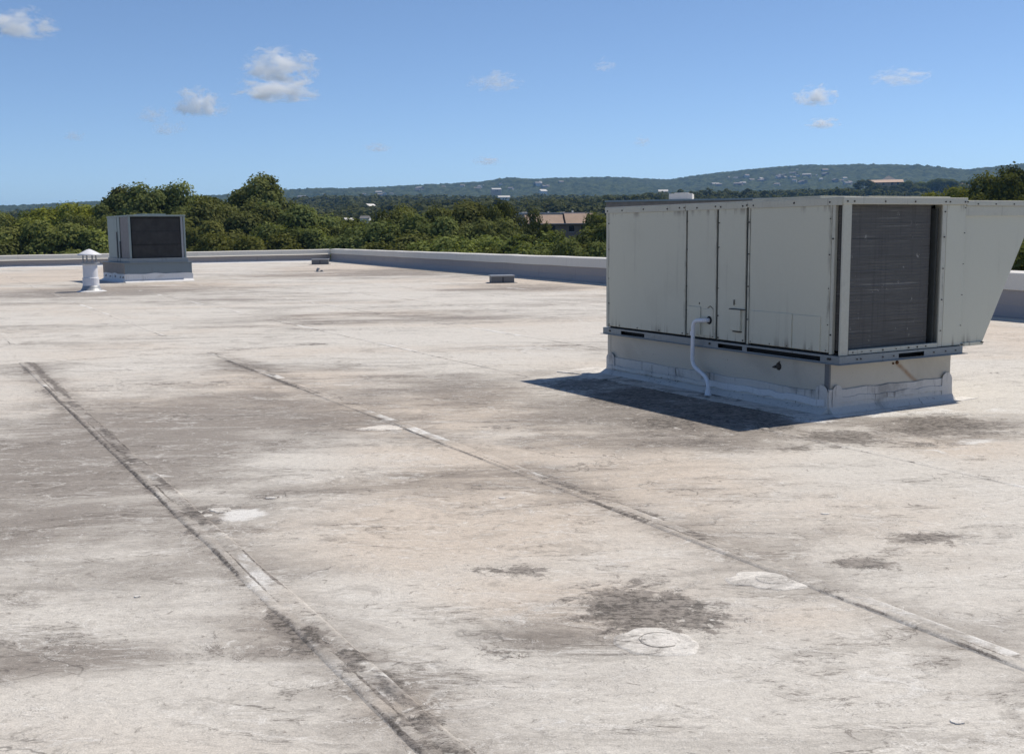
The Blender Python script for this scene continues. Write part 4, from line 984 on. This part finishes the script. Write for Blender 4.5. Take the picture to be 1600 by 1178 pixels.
m = MB(); m.box(100 * kk, 122 * kk, 4.5, 7.5, Ht + 10 * kk, Ht + 11.5 * kk); m.build('roof_hatch', WHITE, bb, .03)

def gable(w, d, h, rh):
    a = MB(); a.box(-w / 2, w / 2, -d / 2, d / 2, -6, h)
    a.add([(-w / 2, -d / 2, h), (-w / 2, d / 2, h), (-w / 2, 0, h + rh)], [(0, 1, 2)]); a.add([(w / 2, -d / 2, h), (w / 2, d / 2, h), (w / 2, 0, h + rh)], [(0, 2, 1)])
    r_ = MB(); e = .5
    r_.prism([(-w / 2 - e, -d / 2 - e, h - .3), (-w / 2 - e, 0, h + rh), (-w / 2 - e, d / 2 + e, h - .3), (-w / 2 - e, d / 2 + e, h - .05), (-w / 2 - e, 0, h + rh + .3), (-w / 2 - e, -d / 2 - e, h - .05)], (w + 2 * e, 0, 0))
    return a.mesh('wall'), r_.mesh('roof')
HT = []
for (w, d, h, rh) in ((14, 9, 4.5, 2.6), (18, 10, 5.5, 2.2), (11, 8, 6, 2.6)):
    wa, ro = gable(w, d, h, rh); HT.append((wa, ro))
def win_mesh():
    return MB().box(-.9, .9, -.06, .06, -.9, .9).mesh('window')
WIN = win_mesh()
HC = {}
def house(px, py, dz, label, wm, rm_, typ, s=1.0, rz=0.0, windows=0, rmin=160, rmax=2600, group=None, dist=None):
    """stands where its sight line meets the land"""
    if dist is None:
        rs = np.arange(rmin, rmax, 6.0); d = ray(px, py); hh = math.hypot(d.x, d.y)
        xs, ys = d.x / hh * rs, d.y / hh * rs; zz = terrain(xs, ys) + dz; el = EYE + d.z / hh * rs
        i = int(np.argmin(np.abs(zz - el) + rs * .0004)); dist = rs[i]
    P = at_dist(px, py, dist); gz = ground_at(P.x, P.y)
    base = max(gz, P.z - 7 * s)
    e = empty('house', (P.x, P.y, base), rz + math.atan2(-P.x, P.y)); tag(e, label, 'house', group)
    for nm, mm, mt in (('wall', HT[typ][0], wm), ('roof', HT[typ][1], rm_)):
        key = (nm, typ, mt.name)
        if key not in HC:
            c2 = mm.copy(); c2.materials.clear(); c2.materials.append(mt); HC[key] = c2
        o = link(nm, HC[key], None, e); o.scale = (s, s, s)
    for k in range(windows):
        o = link('window', WIN, GLASS, e); d_ = (9, 10, 8)[typ]; o.location = ((k - (windows - 1) / 2) * 3.2 * s, -d_ / 2 * s - .02, 2.6 * s); o.scale = (s, 1, s)
    return dist
house(578, 322, 9, 'white house with steep gable standing out of the valley trees', WHITE, WHITE, 2, .62, .9, 2, dist=640)
house(545, 341, 6, 'leftmost of the low pale roofs over the parapet corner', TAND, PALE, 0, .24, .5, 0, dist=350)
house(571, 340, 6, 'pale walled house with dark openings left of centre in the valley', WHITE, GREYR, 2, .27, -.35, 2, dist=345)
house(605, 338, 6, 'long pale roof left of the tree clump over the right parapet', TAND, PALE, 1, .23, -.3, 0, dist=362)
house(636, 342, 6, 'pale roof half hidden behind the tree clump left peak', TAND, PALE, 0, .22, .3, 0, dist=350)
house(787, 307, 7, 'white house above the right peak of the tree clump', WHITE, PALE, 1, .55, .2, 2, dist=940)
house(775, 295, 6, 'pinkish house on the near hill slope above the tree clump', TANW, PALE, 1, .9, .3, 2, dist=1900)
house(848, 298, 6, 'small white house on the slope left of the large unit', WHITE, PALE, 2, .9, .6, 0, dist=1500)
house(1036, 297, 6, 'white house just left above the white box on the brick building', WHITE, PALE, 0, .62, .1, 0, dist=1040)
# house on the knoll
P = at_dist(1388, 284, 900); gz = ground_at(P.x, P.y); kh = empty('house', (P.x, P.y, max(gz, P.z - 3)), math.atan2(-P.x, P.y) + .1); tag(kh, 'low tan house with dark pyramid roof on the knoll above the hood', 'house')
kk = 900 / F_PX; zk = P.z - kh.location.z
m = MB(); m.box(-26 * kk, 20 * kk, 0, 10, -6, zk); m.build('wall', TANW, kh)
m = MB(); m.prism([(-27 * kk, -2.5, zk - .6), (-27 * kk, 4, zk + 1.6), (-27 * kk, 10.4, zk), (-27 * kk, 10.4, zk - .6)], (48 * kk, 0, 0)); m.build('eave', TANW, kh)
m = MB(); m.add([(-12 * kk, 4, zk + .2), (17 * kk, 4, zk + .2), (17 * kk, 16, zk + .2), (-12 * kk, 16, zk + .2), (2 * kk, 10, zk + 9.5 * kk)], [(0, 1, 4), (1, 2, 4), (2, 3, 4), (3, 0, 4)]); m.build('roof', GREYR, kh)
for wx in (-18, -8, 4, 12):
    m = MB(); m.box(wx * kk, (wx + 3) * kk, -.06, .02, zk - 2.6, zk - .7); m.build('window', GLASS, kh)
house(1432, 288, 6, 'pinkish house right of the knoll house', TANW, TANW, 0, .7, -.5, 0, dist=980)
house(1500, 288, 5, 'low tan house between dark trees above the hood', TANW, TANW, 1, .7, .1, 0, dist=960)
# hillside suburbs: too small to tell apart
hg = np.random.default_rng(21)
def suburb(n, x0, x1, yfun, spread, lab, grp):
    for i in range(n):
        px = hg.uniform(x0, x1); py = yfun(px) + hg.normal(0, spread)
        sk = np.interp(px, skx, sky_)
        py = max(py, sk + 3)
        house(px, py, 4, lab, [PALEG, TAND, PALE][i % 3], [TANG, GREYR, PALEG, TANG][i % 4], i % 3, hg.uniform(.45, .9), hg.uniform(-1.2, 1.2), 0, 1500, 2650, grp)
suburb(30, 1115, 1290, lambda x: 283 - (x - 1115) * .05, 5.5, 'tiny pale house on the right hillside above the large unit', 'houses on the right hillside')
suburb(6, 1290, 1330, lambda x: 284, 3.5, 'tiny pale house on the right hillside above the large unit', 'houses on the right hillside')
suburb(12, 590, 760, lambda x: 301 - (x - 590) * .055, 3.0, 'tiny pale house on the long middle hill left of the unit', 'houses on the middle hill')
suburb(9, 780, 1010, lambda x: 291 - (x - 780) * .02, 3.2, 'tiny pale house on the long middle hill left of the unit', 'houses on the middle hill')
suburb(3, 460, 590, lambda x: 304, 2.5, 'tiny pale house on the long middle hill left of the unit', 'houses on the middle hill')

# ================================================================== THE WOOD FARTHER OFF (one mass)
def far_wood():
    g = np.random.default_rng(3); VV, FF, TT = [], [], []; base = 0
    def protos(n, nl, per, size, k):
        out = []
        for i in range(n):
            gg = np.random.default_rng(100 + k * 10 + i); lb = lobes_for(gg, nl, 3.6, 2.4, 4.6, 1.5)
            C, NN, T = crown_arrays(gg, lb, per, size); V_, F_ = leaf_cards(C, NN + np.array([0, 0, .25]), size, gg, .45); out.append((V_.astype(np.float32), F_, T.astype(np.float32)))
        return out
    clear = [(o.matrix_basis.translation.x, o.matrix_basis.translation.y) for o in COL.objects if o.name.startswith(('house', 'office_building')) and o.parent is None]
    clear = np.array(clear)
    for (r0_, r1_, sp, nl, per, size, k) in ((115, 330, 7.2, 13, 15, 1.08, 0), (330, 700, 8.2, 8, 6.2, 1.8, 1), (700, 1500, 10.5, 5, 3.4, 2.6, 2)):
        pr_ = protos(6, nl, per, size, k)
        n = int(.5 * 1.24 * (r1_ ** 2 - r0_ ** 2) / sp ** 2)
        r_ = np.sqrt(g.uniform(r0_ ** 2, r1_ ** 2, n)); a_ = g.uniform(-.62, .62, n)
        x, y = r_ * np.sin(a_), r_ * np.cos(a_)
        dens = fbm(x / 90, y / 90, 3, 9); keep = dens > (.30 if k else .22)
        # leave clearings in front of and around buildings
        for (bx, by) in clear:
            br = math.hypot(bx, by); 
            if br < 1300:
                u_ = np.array([bx, by]) / br; al = x * u_[0] + y * u_[1]; ac = np.abs(x * -u_[1] + y * u_[0])
                keep &= ~((ac < 4.5 + .003 * br) & (al > br - np.where(br < 460, 9, 8 + .02 * br)) & (al < br + 10))
                if br < 160: keep &= ~((ac < 16) & (al > br - 30) & (al < br + 20))
        x, y, r_ = x[keep], y[keep], r_[keep]; z = terrain(x, y)
        s = g.uniform(.65, 1.25, len(x)) * np.where(r_ < 330, .85, 1.0); th = g.uniform(0, 6.28, len(x)); pi_ = g.integers(0, len(pr_), len(x)); tn = g.normal(0, .22, len(x))
        for i in range(len(x)):
            V_, F_, T_ = pr_[pi_[i]]; c_, s2 = math.cos(th[i]) * s[i], math.sin(th[i]) * s[i]
            W_ = np.empty_like(V_); W_[:, 0] = V_[:, 0] * c_ - V_[:, 1] * s2 + x[i]; W_[:, 1] = V_[:, 0] * s2 + V_[:, 1] * c_ + y[i]; W_[:, 2] = V_[:, 2] * s[i] * .95 + z[i]
            VV.append(W_); FF.append(F_ + base); TT.append(np.clip(T_ + tn[i], 0, 1)); base += len(V_)
    return np_mesh('far_wood', np.concatenate(VV), np.concatenate(FF), np.concatenate(TT))
wood = link('far_wood', far_wood(), LEAFD); tag(wood, 'unbroken wood of small trees covering the valley and slopes', None, None, 'stuff')
print('wood faces', len(wood.data.polygons))

# ================================================================== HAZE
def haze_material():
    m, nt, out = new_mat('pale_air')
    v = N(nt, 'ShaderNodeVolumePrincipled', {'Color': (0.28, 0.56, 1.0, 1), 'Density': 0.00012, 'Anisotropy': 0.2})
    nt.links.new(v.outputs[0], out.inputs['Volume']); return m
hz = MB().box(-31000, 31000, -31000, 31000, -180, 215).build('haze', haze_material()); tag(hz, 'thin blue haze over the valley', None, None, 'stuff')

# ================================================================== CLOUDS
def cloud_material(name, dens, soft):
    m, nt, out = new_mat(name)
    tc = N(nt, 'ShaderNodeTexCoord').outputs['Object']; rd = N(nt, 'ShaderNodeObjectInfo').outputs['Random']
    off = N(nt, 'ShaderNodeVectorMath', {0: tc, 1: N(nt, 'ShaderNodeCombineXYZ', {0: MA(nt, 'MULTIPLY', rd, 60), 1: MA(nt, 'MULTIPLY', rd, 23), 2: 0.0}).outputs[0]}, operation='ADD').outputs[0]
    n = NOISE(nt, off, 2.7, 7, 0.58, 0.3)
    z = N(nt, 'ShaderNodeSeparateXYZ', {0: tc}).outputs[2]
    ln = N(nt, 'ShaderNodeVectorMath', {0: tc}, operation='LENGTH').outputs[1]
    d = MA(nt, 'ADD', MA(nt, 'SUBTRACT', 0.60, ln), MA(nt, 'MULTIPLY', MA(nt, 'SUBTRACT', n, 0.5), 3.8))
    d = MA(nt, 'MULTIPLY', RAMP(nt, d, 0.0, soft), dens)
    d = MA(nt, 'MULTIPLY', MA(nt, 'MULTIPLY', d, RAMP(nt, ln, 1.0, 0.85)), RAMP(nt, z, -0.62, -0.38))
    v = N(nt, 'ShaderNodeVolumePrincipled', {'Color': (1, 1, 1, 1), 'Density': d, 'Anisotropy': 0.45})
    nt.links.new(v.outputs[0], out.inputs['Volume']); return m
CLD = cloud_material('cloud_body', 0.028, 0.5); CLT = cloud_material('thin_cloud', 0.013, 0.6)
def ico():
    import bmesh
    bm = bmesh.new(); bmesh.ops.create_icosphere(bm, subdivisions=2, radius=1.02); me = bpy.data.meshes.new('cloud'); bm.to_mesh(me); bm.free(); return me
ICO = {}
for k_, mt_ in (('b', CLD), ('t', CLT)):
    ICO[k_] = ico(); ICO[k_].materials.append(mt_)
CLOUDS = [
 (26, 40, 100, 52, 'b', 'white cloud cut by the left edge of the sky'),
 (436, 106, 110, 62, 'b', 'upper puff of the brightest white cloud'),
 (434, 142, 118, 50, 'b', 'flat lower half of the brightest white cloud'),
 (308, 164, 70, 52, 'b', 'small white puff left below the brightest cloud'),
 (350, 173, 26, 22, 't', 'tiny wisp just right of the small white puff'),
 (238, 181, 44, 30, 't', 'faint wisp left of the small white puff'),
 (258, 203, 36, 26, 't', 'faint wisp low left of the small white puff'),
 (282, 200, 20, 24, 't', 'tiny upright wisp below the small white puff'),
 (116, 214, 30, 18, 't', 'faint tiny wisp in the lower left sky'),
 (775, 130, 80, 36, 't', 'thin slanting wisp in the upper middle sky'),
 (945, 104, 36, 26, 't', 'small faint puff right of the slanting wisp'),
 (1275, 152, 62, 38, 'b', 'white puff above the right end of the large unit'),
 (1286, 194, 46, 20, 'b', 'flat little cloud under the right puff'),
 (1406, 122, 84, 32, 't', 'thin stretched wisp in the upper right sky'),
 (1003, 222, 28, 22, 't', 'tiny pale puff low over the middle hills'),
 (590, 232, 44, 18, 't', 'faint flat wisp over the wooded valley'),
 (762, 252, 52, 18, 't', 'faint low wisp above the middle hill'),
]
for (px, py, w, h, kd, lb) in CLOUDS:
    d = ray(px, py); el = d.z / math.hypot(d.x, d.y); dist = min(1100 / el, 14000)
    P = at_dist(px, py, dist); o = link('cloud', ICO[kd], None, None, P); s3 = (P - Vector((0, 0, EYE))).length / F_PX
    o.scale = (w * .62 * s3, w * .26 * s3, h * .62 * s3); o.rotation_euler = (0, 0, math.atan2(-P.x, P.y)); tag(o, lb, 'cloud', 'small clouds in the sky')
